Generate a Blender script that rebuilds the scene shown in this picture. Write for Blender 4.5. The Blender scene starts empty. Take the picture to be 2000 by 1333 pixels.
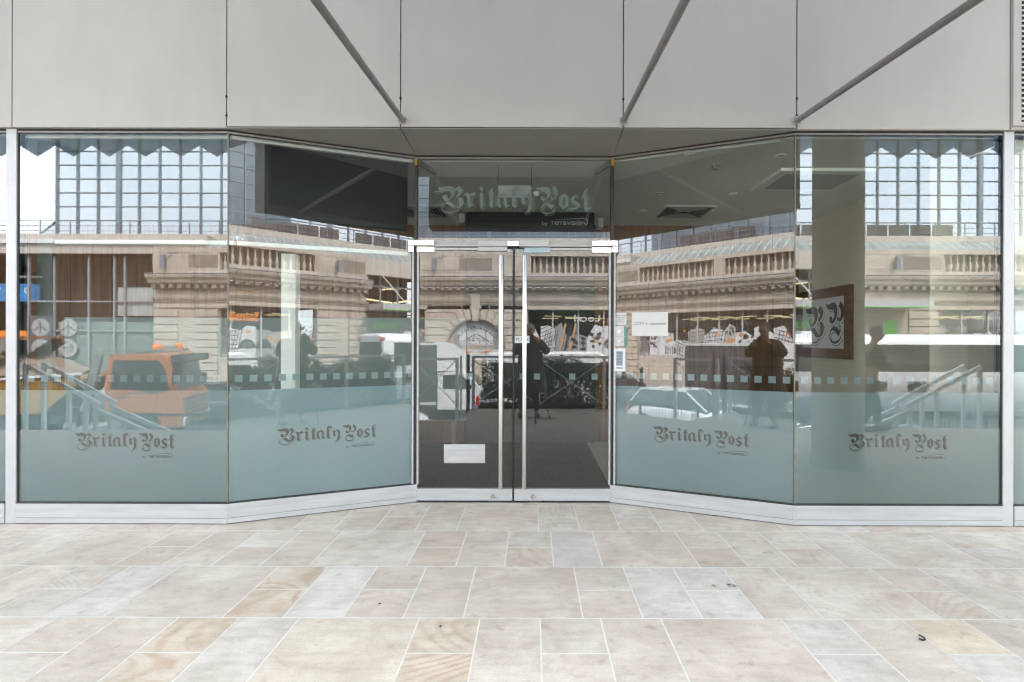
import bpy, bmesh, math, random
from mathutils import Vector, Matrix
R = math.radians
rnd = random.Random(7)

# ---------------------------------------------------------------- camera, world, sun, exposure
S = bpy.context.scene
COL = S.collection
cam_d = bpy.data.cameras.new("camera")
cam = bpy.data.objects.new("camera", cam_d); COL.objects.link(cam); S.camera = cam
cam_d.sensor_width = 36.0
cam_d.lens = 36.0 * 1040 / 2000
cam_d.shift_x = -0.020
cam_d.shift_y = -0.0023
cam_d.clip_start = 0.01; cam_d.clip_end = 2000
CZ = 1.55
cam.matrix_world = Matrix.Translation((0, 0, CZ)) @ Matrix.Rotation(R(90), 4, 'X') @ Matrix.Rotation(R(0.16), 4, 'Z')

SUN_EL, SUN_AZ = 50, 20     # sun stands over and behind the shop building
W = bpy.data.worlds.new("World"); S.world = W; W.use_nodes = True
nt = W.node_tree; nt.nodes.clear()
out = nt.nodes.new('ShaderNodeOutputWorld'); bg = nt.nodes.new('ShaderNodeBackground')
sky = nt.nodes.new('ShaderNodeTexSky'); sky.sky_type = 'NISHITA'; sky.sun_disc = False
sky.sun_elevation = R(SUN_EL); sky.sun_rotation = R(SUN_AZ); sky.dust_density = 3.0
tc = nt.nodes.new('ShaderNodeTexCoord'); mp = nt.nodes.new('ShaderNodeMapping'); mp.inputs['Scale'].default_value = (1, 1, 2.6)
nz = nt.nodes.new('ShaderNodeTexNoise'); nz.inputs['Scale'].default_value = 2.2; nz.inputs['Detail'].default_value = 7
cr = nt.nodes.new('ShaderNodeValToRGB')
cr.color_ramp.elements[0].position = 0.30; cr.color_ramp.elements[0].color = (0.80, 0.86, 0.93, 1)
cr.color_ramp.elements[1].position = 0.62; cr.color_ramp.elements[1].color = (1, 1, 1, 1)
ml = nt.nodes.new('ShaderNodeMix'); ml.data_type = 'RGBA'; ml.blend_type = 'MULTIPLY'; ml.inputs[0].default_value = 1.0
ml.inputs[7].default_value = (9.6, 9.9, 10.3, 1)
mx = nt.nodes.new('ShaderNodeMix'); mx.data_type = 'RGBA'; mx.inputs[0].default_value = 0.85
L = nt.links
L.new(tc.outputs['Generated'], mp.inputs['Vector']); L.new(mp.outputs[0], nz.inputs['Vector'])
L.new(nz.outputs['Fac'], cr.inputs[0]); L.new(cr.outputs[0], ml.inputs[6])
L.new(sky.outputs[0], mx.inputs[6]); L.new(ml.outputs[2], mx.inputs[7])
L.new(mx.outputs[2], bg.inputs['Color']); L.new(bg.outputs[0], out.inputs['Surface'])
bg.inputs['Strength'].default_value = 0.12
sun_d = bpy.data.lights.new("sun", 'SUN'); sun_d.energy = 2.0; sun_d.angle = R(14); sun_d.color = (1, 0.96, 0.9)
sun = bpy.data.objects.new("sun", sun_d); COL.objects.link(sun)
sd = Vector((math.sin(R(SUN_AZ)) * math.cos(R(SUN_EL)), math.cos(R(SUN_AZ)) * math.cos(R(SUN_EL)), math.sin(R(SUN_EL))))
sun.rotation_euler = sd.to_track_quat('Z', 'Y').to_euler(); sun.location = sd * 60
S.view_settings.view_transform = 'Standard'; S.view_settings.look = 'None'
S.view_settings.gamma = 1; S.view_settings.use_curve_mapping = False
S.view_settings.exposure = 3.17
S.render.engine = 'CYCLES'
S.cycles.use_adaptive_sampling = False; S.cycles.filter_width = 1.25
S.cycles.max_bounces = 10; S.cycles.transparent_max_bounces = 24; S.cycles.glossy_bounces = 6; S.cycles.diffuse_bounces = 5

# ---------------------------------------------------------------- materials
def mat(name, col, rough=0.6, metal=0.0, var=0.0, scale=6.0, bump=0.0, bscale=40.0, emit=None, stretch=None, spec=None, coat=0.0, alpha=1.0):
    m = bpy.data.materials.new(name); m.use_nodes = True
    n = m.node_tree; b = n.nodes['Principled BSDF']
    b.inputs['Roughness'].default_value = rough; b.inputs['Metallic'].default_value = metal
    b.inputs['Base Color'].default_value = (*col, 1)
    if spec is not None: b.inputs['Specular IOR Level'].default_value = spec
    if coat: b.inputs['Coat Weight'].default_value = coat; b.inputs['Coat Roughness'].default_value = 0.08
    if emit: b.inputs['Emission Color'].default_value = (*emit[0], 1); b.inputs['Emission Strength'].default_value = emit[1]
    if var or bump:
        t = n.nodes.new('ShaderNodeTexCoord'); mp = n.nodes.new('ShaderNodeMapping')
        n.links.new(t.outputs['Object'], mp.inputs['Vector'])
        if stretch: mp.inputs['Scale'].default_value = stretch
    if var:
        q = n.nodes.new('ShaderNodeTexNoise'); q.inputs['Scale'].default_value = scale; q.inputs['Detail'].default_value = 8; q.inputs['Roughness'].default_value = 0.62
        r = n.nodes.new('ShaderNodeValToRGB')
        lo = [max(0, c * (1 - var)) for c in col]; hi = [min(1, c * (1 + var)) for c in col]
        r.color_ramp.elements[0].position = 0.3; r.color_ramp.elements[0].color = (*lo, 1)
        r.color_ramp.elements[1].position = 0.7; r.color_ramp.elements[1].color = (*hi, 1)
        n.links.new(mp.outputs[0], q.inputs['Vector']); n.links.new(q.outputs['Fac'], r.inputs[0]); n.links.new(r.outputs[0], b.inputs['Base Color'])
    if bump:
        q = n.nodes.new('ShaderNodeTexNoise'); q.inputs['Scale'].default_value = bscale; q.inputs['Detail'].default_value = 4
        bp = n.nodes.new('ShaderNodeBump'); bp.inputs['Strength'].default_value = bump; bp.inputs['Distance'].default_value = 0.01
        n.links.new(mp.outputs[0], q.inputs['Vector']); n.links.new(q.outputs['Fac'], bp.inputs['Height']); n.links.new(bp.outputs[0], b.inputs['Normal'])
    return m

def glassmat(name, tint, r0=0.04, mult=3.0, rough=0.0, refl=(1, 1, 1), bump=0, bscale=1.0):
    m = bpy.data.materials.new(name); m.use_nodes = True; n = m.node_tree; n.nodes.clear()
    o = n.nodes.new('ShaderNodeOutputMaterial'); mix = n.nodes.new('ShaderNodeMixShader')
    t = n.nodes.new('ShaderNodeBsdfTransparent'); t.inputs[0].default_value = (*tint, 1)
    g = n.nodes.new('ShaderNodeBsdfGlossy'); g.inputs['Roughness'].default_value = rough; g.inputs[0].default_value = (*refl, 1)
    n.links.new(t.outputs[0], mix.inputs[1]); n.links.new(g.outputs[0], mix.inputs[2]); n.links.new(mix.outputs[0], o.inputs[0])
    if mult:
        f = n.nodes.new('ShaderNodeFresnel'); f.inputs[0].default_value = 1.5
        k = n.nodes.new('ShaderNodeMath'); k.operation = 'MULTIPLY'; k.use_clamp = True; k.inputs[1].default_value = mult
        n.links.new(f.outputs[0], k.inputs[0]); n.links.new(k.outputs[0], mix.inputs[0])
    else: mix.inputs[0].default_value = r0
    if bump:
        tcn = n.nodes.new('ShaderNodeTexCoord'); q = n.nodes.new('ShaderNodeTexNoise'); q.inputs['Scale'].default_value = bscale; q.inputs['Detail'].default_value = 1
        bp = n.nodes.new('ShaderNodeBump'); bp.inputs['Strength'].default_value = bump; bp.inputs['Distance'].default_value = 0.05
        n.links.new(tcn.outputs['Object'], q.inputs['Vector']); n.links.new(q.outputs['Fac'], bp.inputs['Height']); n.links.new(bp.outputs[0], g.inputs['Normal'])
    return m

def wood(name, c1, c2, axis='Z', scale=1.0, rough=0.45):
    m = bpy.data.materials.new(name); m.use_nodes = True; n = m.node_tree; b = n.nodes['Principled BSDF']
    t = n.nodes.new('ShaderNodeTexCoord'); mp = n.nodes.new('ShaderNodeMapping')
    sc = {'Z': (9, 9, .5), 'X': (.5, 9, 9), 'Y': (9, .5, 9)}[axis]
    mp.inputs['Scale'].default_value = [s * scale for s in sc]
    q = n.nodes.new('ShaderNodeTexNoise'); q.inputs['Scale'].default_value = 2.2; q.inputs['Detail'].default_value = 9; q.inputs['Roughness'].default_value = 0.6; q.inputs['Distortion'].default_value = 0.7
    r = n.nodes.new('ShaderNodeValToRGB'); r.color_ramp.elements[0].position = .32; r.color_ramp.elements[1].position = .68
    r.color_ramp.elements[0].color = (*c1, 1); r.color_ramp.elements[1].color = (*c2, 1)
    n.links.new(t.outputs['Object'], mp.inputs[0]); n.links.new(mp.outputs[0], q.inputs['Vector']); n.links.new(q.outputs['Fac'], r.inputs[0]); n.links.new(r.outputs[0], b.inputs['Base Color'])
    b.inputs['Roughness'].default_value = rough
    return m

M = {}
M['clad'] = mat('painted_cladding', (.312, .286, .254), .5, .0, .075, 1.1, .05, 3, stretch=(1, 1, .5))
M['soffit'] = mat('soffit_metal', (.205, .192, .170), .45, .2, .06, 3)
M['gap'] = mat('dark_joint', (.01, .01, .01), .8)
M['alu'] = mat('white_aluminium', (.36, .355, .35), .42, .1, .12, 9, .03, 60, stretch=(.2, .2, 3))
M['frame'] = mat('frame_white', (.375, .37, .365), .4, .1, .05, 8)
M['seal'] = mat('black_seal', (.015, .016, .016), .5)
M['silicone'] = mat('silicone_joint', (.12, .11, .075), .5)
M['brass'] = mat('rusty_brass', (.42, .22, .02), .45, .5, .4, 60)
M['steel'] = mat('polished_steel', (.60, .59, .58), .2, 1.0, .05, 4, .5, 9)
M['brushed'] = mat('brushed_steel', (.74, .72, .70), .28, 1.0, .05, 8)
M['strut'] = mat('strut_metal', (.215, .20, .19), .38, .5, .08, 30)
M['flange'] = mat('flange_metal', (.30, .28, .28), .45, .4, .1, 60)
M['glass'] = glassmat('shop_glass', (.965, .985, .965), mult=2.2)
M['clear'] = glassmat('glass_inner', (.97, .99, .98), r0=0.0, mult=0)
M['gedge'] = mat('glass_edge', (.05, .16, .12), .25)
M['letterwhite'] = mat('frosted_letters', (.28, .325, .31), .7)
M['letterdark'] = mat('dark_letters', (.066, .066, .061), .6)
M['paper'] = mat('paper', (.45, .44, .415), .7, 0, .02, 4)
M['ink'] = mat('ink', (.05, .05, .05), .7)
M['inkgrey'] = mat('ink_grey', (.22, .22, .22), .7)
M['ceiling'] = mat('ceiling_paint', (.86, .86, .82), .8, 0, .02, 2)
M['trim'] = mat('ceiling_trim', (.88, .89, .86), .6)
M['wallbeige'] = mat('beige_wall', (.72, .67, .54), .7, 0, .06, 5, stretch=(.4, .4, 6))
M['creamwall'] = mat('cream_wall', (.78, .75, .64), .7, 0, .03, 5)
M['walnut'] = wood('walnut_panelling', (.12, .056, .024), (.23, .112, .05), 'Z')
M['framewood'] = wood('picture_frame_wood', (.10, .04, .015), (.2, .085, .03), 'Y')
M['palefloor'] = mat('pale_floor', (.75, .72, .66), .5, 0, .04, 3)
M['carpet'] = mat('striped_carpet', (.055, .056, .050), .95, 0, .55, 9, .3, 80, stretch=(9, .5, 1))
M['darkrecess'] = mat('dark_opening', (.045, .048, .046), .5, 0, .1, 3)
M['printwhite'] = mat('print_paper', (.82, .84, .88), .5)
M['tvblack'] = mat('screen_black', (.012, .013, .016), .35)
M['screendark'] = mat('screen_dark', (.018, .021, .024), .6)
M['boxdark'] = mat('sign_box_dark', (.030, .034, .037), .6, 0, .1, 5)
M['lightgrey'] = mat('light_grey', (.5, .52, .52), .6)
M['counter'] = mat('counter_teal_grey', (.30, .34, .335), .7, 0, .04, 3)
M['postgrey'] = mat('post_grey', (.15, .17, .15), .7)
M['vent'] = mat('vent_louvre', (.33, .33, .31), .6)
M['dark'] = mat('very_dark', (.02, .02, .02), .7)
M['downglow'] = mat('downlight_glass', (.75, .74, .70), .25)
M['lampglow'] = mat('lamp_glow', (.9, .8, .5), .5, emit=((1, .82, .42), .7))
M['exit'] = mat('sign_plate_white', (.5, .51, .50), .5)

def filmmat():
    m = bpy.data.materials.new('frosted_film'); m.use_nodes = True; n = m.node_tree; n.nodes.clear()
    o = n.nodes.new('ShaderNodeOutputMaterial'); mix = n.nodes.new('ShaderNodeMixShader'); mix.inputs[0].default_value = .53
    d = n.nodes.new('ShaderNodeBsdfDiffuse'); t = n.nodes.new('ShaderNodeBsdfTranslucent')
    d.inputs[0].default_value = (.5, .6, .62, 1); t.inputs[0].default_value = (.90, .96, .95, 1)
    tc = n.nodes.new('ShaderNodeTexCoord'); q = n.nodes.new('ShaderNodeTexNoise'); q.inputs['Scale'].default_value = 1.7; q.inputs['Detail'].default_value = 6
    cr_ = n.nodes.new('ShaderNodeValToRGB'); cr_.color_ramp.elements[0].position = .3; cr_.color_ramp.elements[0].color = (.47, .63, .70, 1); cr_.color_ramp.elements[1].position = .7; cr_.color_ramp.elements[1].color = (.53, .69, .76, 1)
    n.links.new(tc.outputs['Object'], q.inputs['Vector']); n.links.new(q.outputs['Fac'], cr_.inputs[0]); n.links.new(cr_.outputs[0], d.inputs[0])
    n.links.new(d.outputs[0], mix.inputs[1]); n.links.new(t.outputs[0], mix.inputs[2]); n.links.new(mix.outputs[0], o.inputs[0]); return m
M['film'] = filmmat()
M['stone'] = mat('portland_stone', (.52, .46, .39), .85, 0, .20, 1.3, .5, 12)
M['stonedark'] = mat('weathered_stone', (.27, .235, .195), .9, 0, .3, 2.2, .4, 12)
M['stonejoint'] = mat('stone_joint', (.10, .085, .07), .95)
M['leadgrey'] = mat('lead_grey', (.30, .32, .35), .6, 0, .1, 3)
M['beigefascia'] = mat('beige_fascia', (.52, .48, .43), .7, 0, .05, 2)
M['shopdark'] = mat('dark_interior', (.045, .035, .028), .8, 0, .3, .6)
M['winglass'] = glassmat('street_window_glass', (.85, .9, .88), mult=.7)
M['wingglass'] = glassmat('wing_glass', (.8, .84, .82), r0=.012, mult=0)
M['roofglass'] = mat('roof_glazing', (.30, .36, .36), .2, 0, .25, 1.2, coat=.6)
M['bar'] = mat('glazing_bar_white', (.72, .74, .74), .5)
M['mull'] = mat('tower_mullion', (.23, .27, .32), .45, .3)
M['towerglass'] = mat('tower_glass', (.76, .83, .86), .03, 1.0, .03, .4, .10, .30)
M['towerglassreflect'] = mat('tower_glass_dark_reflection', (.17, .20, .23), .03, 1.0, .25, .3, .25, .35)  # dark colour paints in the reflection of a dark building opposite
M['towerback'] = mat('tower_dark_panel', (.09, .085, .085), .7, 0, .25, 2)
M['orange'] = mat('orange_paint', (.44, .155, .055), .4, 0, .08, 3, coat=.4)
M['orangeflat'] = mat('orange_sign', (.85, .25, .03), .5)
M['white'] = mat('vehicle_white', (.78, .79, .80), .3, 0, .03, 3, coat=.5)
M['silver'] = mat('vehicle_silver', (.45, .47, .50), .3, .5, .04, 3, coat=.5)
M['vanbox'] = mat('box_van_side', (.085, .092, .10), .5, 0, .04, 2)
M['greycar'] = mat('vehicle_dark_grey', (.10, .105, .12), .3, .4, .04, 3, coat=.6)
M['vglass'] = mat('vehicle_glass', (.035, .042, .045), .06, 0, spec=.8)
M['tyre'] = mat('tyre_rubber', (.02, .02, .02), .85)
M['rim'] = mat('wheel_rim', (.4, .4, .42), .35, .8)
M['plastic'] = mat('black_plastic', (.03, .03, .03), .5)
M['redlamp'] = mat('red_lamp', (.55, .015, .02), .25)
M['lampglass'] = mat('headlamp', (.75, .78, .8), .15, .3)
M['browntruck'] = mat('brown_box', (.15, .075, .05), .6, 0, .18, 2, stretch=(3, 3, .3))
M['grey'] = mat('grey_steel_paint', (.24, .25, .25), .45, .3, .08, 6)
M['yellow'] = mat('yellow_skip', (.30, .17, .03), .6, 0, .2, 3)
M['rubble'] = mat('rubble_heap', (.30, .26, .21), .95, 0, .4, 9, .8, 14)
M['rail'] = mat('galvanised_rail', (.62, .65, .65), .55, 0, .07, 8)
M['railwhite'] = mat('white_handrail', (.66, .69, .69), .5, 0, .05, 6)
M['asphalt'] = mat('asphalt', (.065, .065, .068), .9, 0, .2, 1.5, .4, 60)
M['pave'] = mat('far_pavement', (.30, .29, .27), .9, 0, .15, 1.2)
M['kerb'] = mat('kerb_stone', (.42, .41, .39), .85, 0, .15, 5)
M['marking'] = mat('road_paint', (.72, .72, .70), .7, 0, .08, 5)
M['grout'] = mat('paving_grout', (.46, .445, .41), .9, 0, .14, 12)
M['soil'] = mat('planter_soil', (.06, .045, .03), .95, 0, .3, 12, .5, 30)
M['leaf'] = mat('hedge_leaf', (.050, .095, .030), .5, 0, .55, 18)
M['stem'] = mat('hedge_stem', (.09, .06, .035), .85)
M['coat'] = mat('dark_green_coat', (.065, .080, .070), .85, 0, .3, 9, .5, 30)
M['jacket'] = mat('black_jacket', (.055, .055, .06), .8, 0, .3, 9)
M['trouser'] = mat('dark_trousers', (.025, .027, .035), .85, 0, .2, 12)
M['skin'] = mat('skin', (.50, .30, .22), .55)
M['hair'] = mat('grey_brown_hair', (.14, .11, .085), .7, 0, .3, 60)
M['shoe'] = mat('black_shoe', (.02, .018, .017), .4)
M['green'] = mat('green_sign', (.12, .55, .06), .5)
M['greenglow'] = mat('green_letters', (.2, .7, .15), .5, emit=((.25, .9, .2), .2))
M['blue'] = mat('blue_sign', (.04, .22, .55), .5)
M['artwhite'] = mat('art_white', (.66, .66, .68), .5)
M['artblack'] = mat('art_black', (.035, .035, .04), .5)
M['arttan'] = mat('art_tan', (.55, .33, .16), .5)
M['artgrey'] = mat('art_grey', (.30, .29, .30), .5)
M['hivis'] = mat('hi_vis', (.45, .65, .05), .7)
M['tintglass'] = glassmat('canopy_glass', (.30, .35, .39), r0=.05, mult=0)
M['canopyroof'] = glassmat('canopy_roof_glass', (.62, .64, .66), r0=.06, mult=0)
M['colpaint'] = mat('column_cream', (.40, .37, .31), .6, 0, .04, 3)
M['arrowdisc'] = mat('sign_disc', (.34, .34, .34), .6)
M['arrowgrey'] = mat('sign_grey', (.10, .10, .11), .6)
M['frostgrey'] = mat('frosted_window', (.30, .34, .34), .35, 0, .05, 1)

# paving slab material: per-slab colour + optional sandstone swirl (alpha)
def slabmat():
    m = bpy.data.materials.new('sandstone_slab'); m.use_nodes = True; n = m.node_tree; b = n.nodes['Principled BSDF']; l = n.links
    at = n.nodes.new('ShaderNodeAttribute'); at.attribute_name = 'slab'
    of = n.nodes.new('ShaderNodeAttribute'); of.attribute_name = 'shift'
    tc = n.nodes.new('ShaderNodeTexCoord')
    add = n.nodes.new('ShaderNodeVectorMath'); add.operation = 'ADD'
    l.new(tc.outputs['Object'], add.inputs[0]); l.new(of.outputs['Vector'], add.inputs[1])
    # soft mottling
    n1 = n.nodes.new('ShaderNodeTexNoise'); n1.inputs['Scale'].default_value = 3.0; n1.inputs['Detail'].default_value = 9; n1.inputs['Roughness'].default_value = .62; n1.inputs['Distortion'].default_value = .5
    l.new(add.outputs[0], n1.inputs['Vector'])
    r1 = n.nodes.new('ShaderNodeValToRGB'); r1.color_ramp.elements[0].position = .34; r1.color_ramp.elements[1].position = .68
    r1.color_ramp.elements[0].color = (.80, .77, .73, 1); r1.color_ramp.elements[1].color = (1.08, 1.07, 1.05, 1)
    l.new(n1.outputs['Fac'], r1.inputs[0])
    m1 = n.nodes.new('ShaderNodeMix'); m1.data_type = 'RGBA'; m1.blend_type = 'MULTIPLY'; m1.inputs[0].default_value = 1
    l.new(at.outputs['Color'], m1.inputs[6]); l.new(r1.outputs[0], m1.inputs[7])
    # warm tan stains
    n3 = n.nodes.new('ShaderNodeTexNoise'); n3.inputs['Scale'].default_value = 1.9; n3.inputs['Detail'].default_value = 4; n3.inputs['Distortion'].default_value = 1.2
    l.new(add.outputs[0], n3.inputs['Vector'])
    r3 = n.nodes.new('ShaderNodeMapRange'); r3.inputs['From Min'].default_value = .55; r3.inputs['From Max'].default_value = .75; r3.inputs['To Max'].default_value = .45
    l.new(n3.outputs['Fac'], r3.inputs[0])
    m3 = n.nodes.new('ShaderNodeMix'); m3.data_type = 'RGBA'; l.new(r3.outputs[0], m3.inputs[0]); l.new(m1.outputs[2], m3.inputs[6]); m3.inputs[7].default_value = (.36, .29, .235, 1)
    # swirl bands
    n2 = n.nodes.new('ShaderNodeTexNoise'); n2.inputs['Scale'].default_value = 1.1; n2.inputs['Detail'].default_value = 1.2; n2.inputs['Distortion'].default_value = .4
    l.new(add.outputs[0], n2.inputs['Vector'])
    mu = n.nodes.new('ShaderNodeMath'); mu.operation = 'MULTIPLY'; mu.inputs[1].default_value = 150; l.new(n2.outputs['Fac'], mu.inputs[0])
    si = n.nodes.new('ShaderNodeMath'); si.operation = 'SINE'; l.new(mu.outputs[0], si.inputs[0])
    mr = n.nodes.new('ShaderNodeMapRange'); mr.inputs['From Min'].default_value = -.2; mr.inputs['From Max'].default_value = 1; l.new(si.outputs[0], mr.inputs[0])
    n4 = n.nodes.new('ShaderNodeTexNoise'); n4.inputs['Scale'].default_value = 4; l.new(add.outputs[0], n4.inputs['Vector'])
    mq = n.nodes.new('ShaderNodeMath'); mq.operation = 'MULTIPLY'; l.new(mr.outputs[0], mq.inputs[0]); l.new(n4.outputs['Fac'], mq.inputs[1])
    sw = n.nodes.new('ShaderNodeMath'); sw.operation = 'MULTIPLY'; l.new(mq.outputs[0], sw.inputs[0]); l.new(at.outputs['Alpha'], sw.inputs[1])
    m2 = n.nodes.new('ShaderNodeMix'); m2.data_type = 'RGBA'; l.new(sw.outputs[0], m2.inputs[0]); l.new(m3.outputs[2], m2.inputs[6]); m2.inputs[7].default_value = (.29, .20, .13, 1)
    # foot-worn grey patches drawn out along the stone's grain
    mp6 = n.nodes.new('ShaderNodeMapping'); mp6.inputs['Scale'].default_value = (2.2, 9, 1); l.new(add.outputs[0], mp6.inputs[0])
    n6 = n.nodes.new('ShaderNodeTexNoise'); n6.inputs['Scale'].default_value = 2.4; n6.inputs['Detail'].default_value = 10; n6.inputs['Roughness'].default_value = .7; l.new(mp6.outputs[0], n6.inputs['Vector'])
    r6 = n.nodes.new('ShaderNodeValToRGB'); r6.color_ramp.elements[0].position = .30; r6.color_ramp.elements[0].color = (.87, .86, .85, 1); r6.color_ramp.elements[1].position = .58; r6.color_ramp.elements[1].color = (1.04, 1.035, 1.03, 1); l.new(n6.outputs['Fac'], r6.inputs[0])
    n7 = n.nodes.new('ShaderNodeTexNoise'); n7.inputs['Scale'].default_value = 13; n7.inputs['Detail'].default_value = 5; l.new(add.outputs[0], n7.inputs['Vector'])
    r7 = n.nodes.new('ShaderNodeValToRGB'); r7.color_ramp.elements[0].position = .26; r7.color_ramp.elements[0].color = (.80, .78, .77, 1); r7.color_ramp.elements[1].position = .40; r7.color_ramp.elements[1].color = (1, 1, 1, 1); l.new(n7.outputs['Fac'], r7.inputs[0])
    m6 = n.nodes.new('ShaderNodeMix'); m6.data_type = 'RGBA'; m6.blend_type = 'MULTIPLY'; m6.inputs[0].default_value = 1; l.new(r6.outputs[0], m6.inputs[6]); l.new(r7.outputs[0], m6.inputs[7])
    m7 = n.nodes.new('ShaderNodeMix'); m7.data_type = 'RGBA'; m7.blend_type = 'MULTIPLY'; m7.inputs[0].default_value = 1; l.new(m2.outputs[2], m7.inputs[6]); l.new(m6.outputs[2], m7.inputs[7]); m2 = m7
    # fine dark specks
    n5 = n.nodes.new('ShaderNodeTexNoise'); n5.inputs['Scale'].default_value = 120; n5.inputs['Detail'].default_value = 6; l.new(tc.outputs['Object'], n5.inputs['Vector'])
    r5 = n.nodes.new('ShaderNodeValToRGB'); r5.color_ramp.elements[0].position = .27; r5.color_ramp.elements[0].color = (.70, .67, .64, 1); r5.color_ramp.elements[1].position = .45; r5.color_ramp.elements[1].color = (1, 1, 1, 1)
    l.new(n5.outputs['Fac'], r5.inputs[0])
    m5 = n.nodes.new('ShaderNodeMix'); m5.data_type = 'RGBA'; m5.blend_type = 'MULTIPLY'; m5.inputs[0].default_value = 1; l.new(m2.outputs[2], m5.inputs[6]); l.new(r5.outputs[0], m5.inputs[7])
    l.new(m5.outputs[2], b.inputs['Base Color']); b.inputs['Roughness'].default_value = .62
    bp = n.nodes.new('ShaderNodeBump'); bp.inputs['Strength'].default_value = .25; bp.inputs['Distance'].default_value = .004
    l.new(n5.outputs['Fac'], bp.inputs['Height']); l.new(bp.outputs[0], b.inputs['Normal'])
    return m
M['slab'] = slabmat()

# ---------------------------------------------------------------- mesh helpers
class MB:
    def __init__(s): s.v = []; s.f = []; s.m = []; s.mats = []; s.sm = []
    def mi(s, m):
        if m not in s.mats: s.mats.append(m)
        return s.mats.index(m)
    def add(s, vs, fs, m, smooth=False):
        k = len(s.v); s.v += [tuple(p) for p in vs]; i = s.mi(m)
        for f in fs: s.f.append([k + q for q in f]); s.m.append(i); s.sm.append(smooth)
        return s
    def box(s, x0, x1, y0, y1, z0, z1, m):
        x0, x1 = sorted((x0, x1)); y0, y1 = sorted((y0, y1)); z0, z1 = sorted((z0, z1))
        vs = [(x0, y0, z0), (x1, y0, z0), (x1, y1, z0), (x0, y1, z0), (x0, y0, z1), (x1, y0, z1), (x1, y1, z1), (x0, y1, z1)]
        return s.add(vs, [(0, 3, 2, 1), (4, 5, 6, 7), (0, 1, 5, 4), (1, 2, 6, 5), (2, 3, 7, 6), (3, 0, 4, 7)], m)
    def prism(s, pts, O, U, V, N, d, m):     # polygon (u,v) in plane, extruded along N by d
        O, U, V, N = Vector(O), Vector(U), Vector(V), Vector(N)
        A = 0
        for i in range(len(pts)):
            a, b = pts[i], pts[(i + 1) % len(pts)]; A += a[0] * b[1] - b[0] * a[1]
        if (A < 0) != (U.cross(V).dot(N) < 0): pts = pts[::-1]
        n = len(pts)
        f = [O + U * p[0] + V * p[1] for p in pts]; g = [p + N * d for p in f]
        fs = [tuple(range(n - 1, -1, -1)), tuple(range(n, 2 * n))] + [(i, (i + 1) % n, n + (i + 1) % n, n + i) for i in range(n)]
        return s.add(f + g, fs, m)
    def flat(s, pts, O, U, V, m):
        O, U, V = Vector(O), Vector(U), Vector(V)
        return s.add([O + U * p[0] + V * p[1] for p in pts], [tuple(range(len(pts)))], m)
    def tube(s, a, b, r, m, n=12, r2=None, caps=True):
        a, b = Vector(a), Vector(b); d = (b - a).normalized(); r2 = r if r2 is None else r2
        u = d.orthogonal().normalized(); w = d.cross(u)
        vs = []
        for p, rr in ((a, r), (b, r2)):
            for i in range(n): t = 2 * math.pi * i / n; vs.append(p + (u * math.cos(t) + w * math.sin(t)) * rr)
        s.add(vs, [(i, (i + 1) % n, n + (i + 1) % n, n + i) for i in range(n)], m, True)
        if caps: s.add(vs, [tuple(range(n - 1, -1, -1)), tuple(range(n, 2 * n))], m)
        return s
    def bar(s, a, b, w, h, m, up=(0, 0, 1)):  # rectangular bar a->b, w sideways, h along up
        a, b = Vector(a), Vector(b); d = (b - a).normalized(); sd_ = d.cross(Vector(up)).normalized(); up = sd_.cross(d)
        vs = []
        for p in (a, b):
            for i, j in ((-1, -1), (1, -1), (1, 1), (-1, 1)): vs.append(p + sd_ * (w / 2 * i) + up * (h / 2 * j))
        return s.add(vs, [(0, 3, 2, 1), (4, 5, 6, 7), (0, 1, 5, 4), (1, 2, 6, 5), (2, 3, 7, 6), (3, 0, 4, 7)], m)
    def lathe(s, prof, c, m, n=16, axis='Z'):
        vs = []; c = Vector(c)
        for r, h in prof:
            for i in range(n):
                t = 2 * math.pi * i / n
                q = Vector((r * math.cos(t), r * math.sin(t), h))
                if axis == 'Y': q = Vector((q.x, q.z, q.y))
                if axis == 'X': q = Vector((q.z, q.x, q.y))
                vs.append(c + q)
        k = len(prof)
        fs = [(j * n + i, j * n + (i + 1) % n, (j + 1) * n + (i + 1) % n, (j + 1) * n + i) for j in range(k - 1) for i in range(n)]
        s.add(vs, fs, m, True); s.add(vs, [tuple(range(n - 1, -1, -1)), tuple(range((k - 1) * n, k * n))], m); return s
    def loft(s, rings, m, smooth=True, caps=True):
        n = len(rings[0]); vs = [p for r in rings for p in r]
        fs = [(j * n + i, j * n + (i + 1) % n, (j + 1) * n + (i + 1) % n, (j + 1) * n + i) for j in range(len(rings) - 1) for i in range(n)]
        s.add(vs, fs, m, smooth)
        if caps: s.add(vs, [tuple(range(n - 1, -1, -1)), tuple(range((len(rings) - 1) * n, len(rings) * n))], m)
        return s
    def build(s, name, parent=None, bevel=0, label=None, recalc=True):
        me = bpy.data.meshes.new(name); me.from_pydata(s.v, [], s.f)
        for m in s.mats: me.materials.append(m)
        me.polygons.foreach_set('material_index', s.m); me.polygons.foreach_set('use_smooth', s.sm)
        if recalc:
            bm = bmesh.new(); bm.from_mesh(me); bmesh.ops.recalc_face_normals(bm, faces=bm.faces); bm.to_mesh(me); bm.free()
        me.update()
        o = bpy.data.objects.new(name, me); COL.objects.link(o)
        if bevel:
            b = o.modifiers.new('bevel', 'BEVEL'); b.width = bevel; b.segments = 2; b.limit_method = 'ANGLE'; b.angle_limit = R(40); b.harden_normals = False
        if parent: o.parent = parent
        if label: o['label'] = label
        return o

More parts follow.
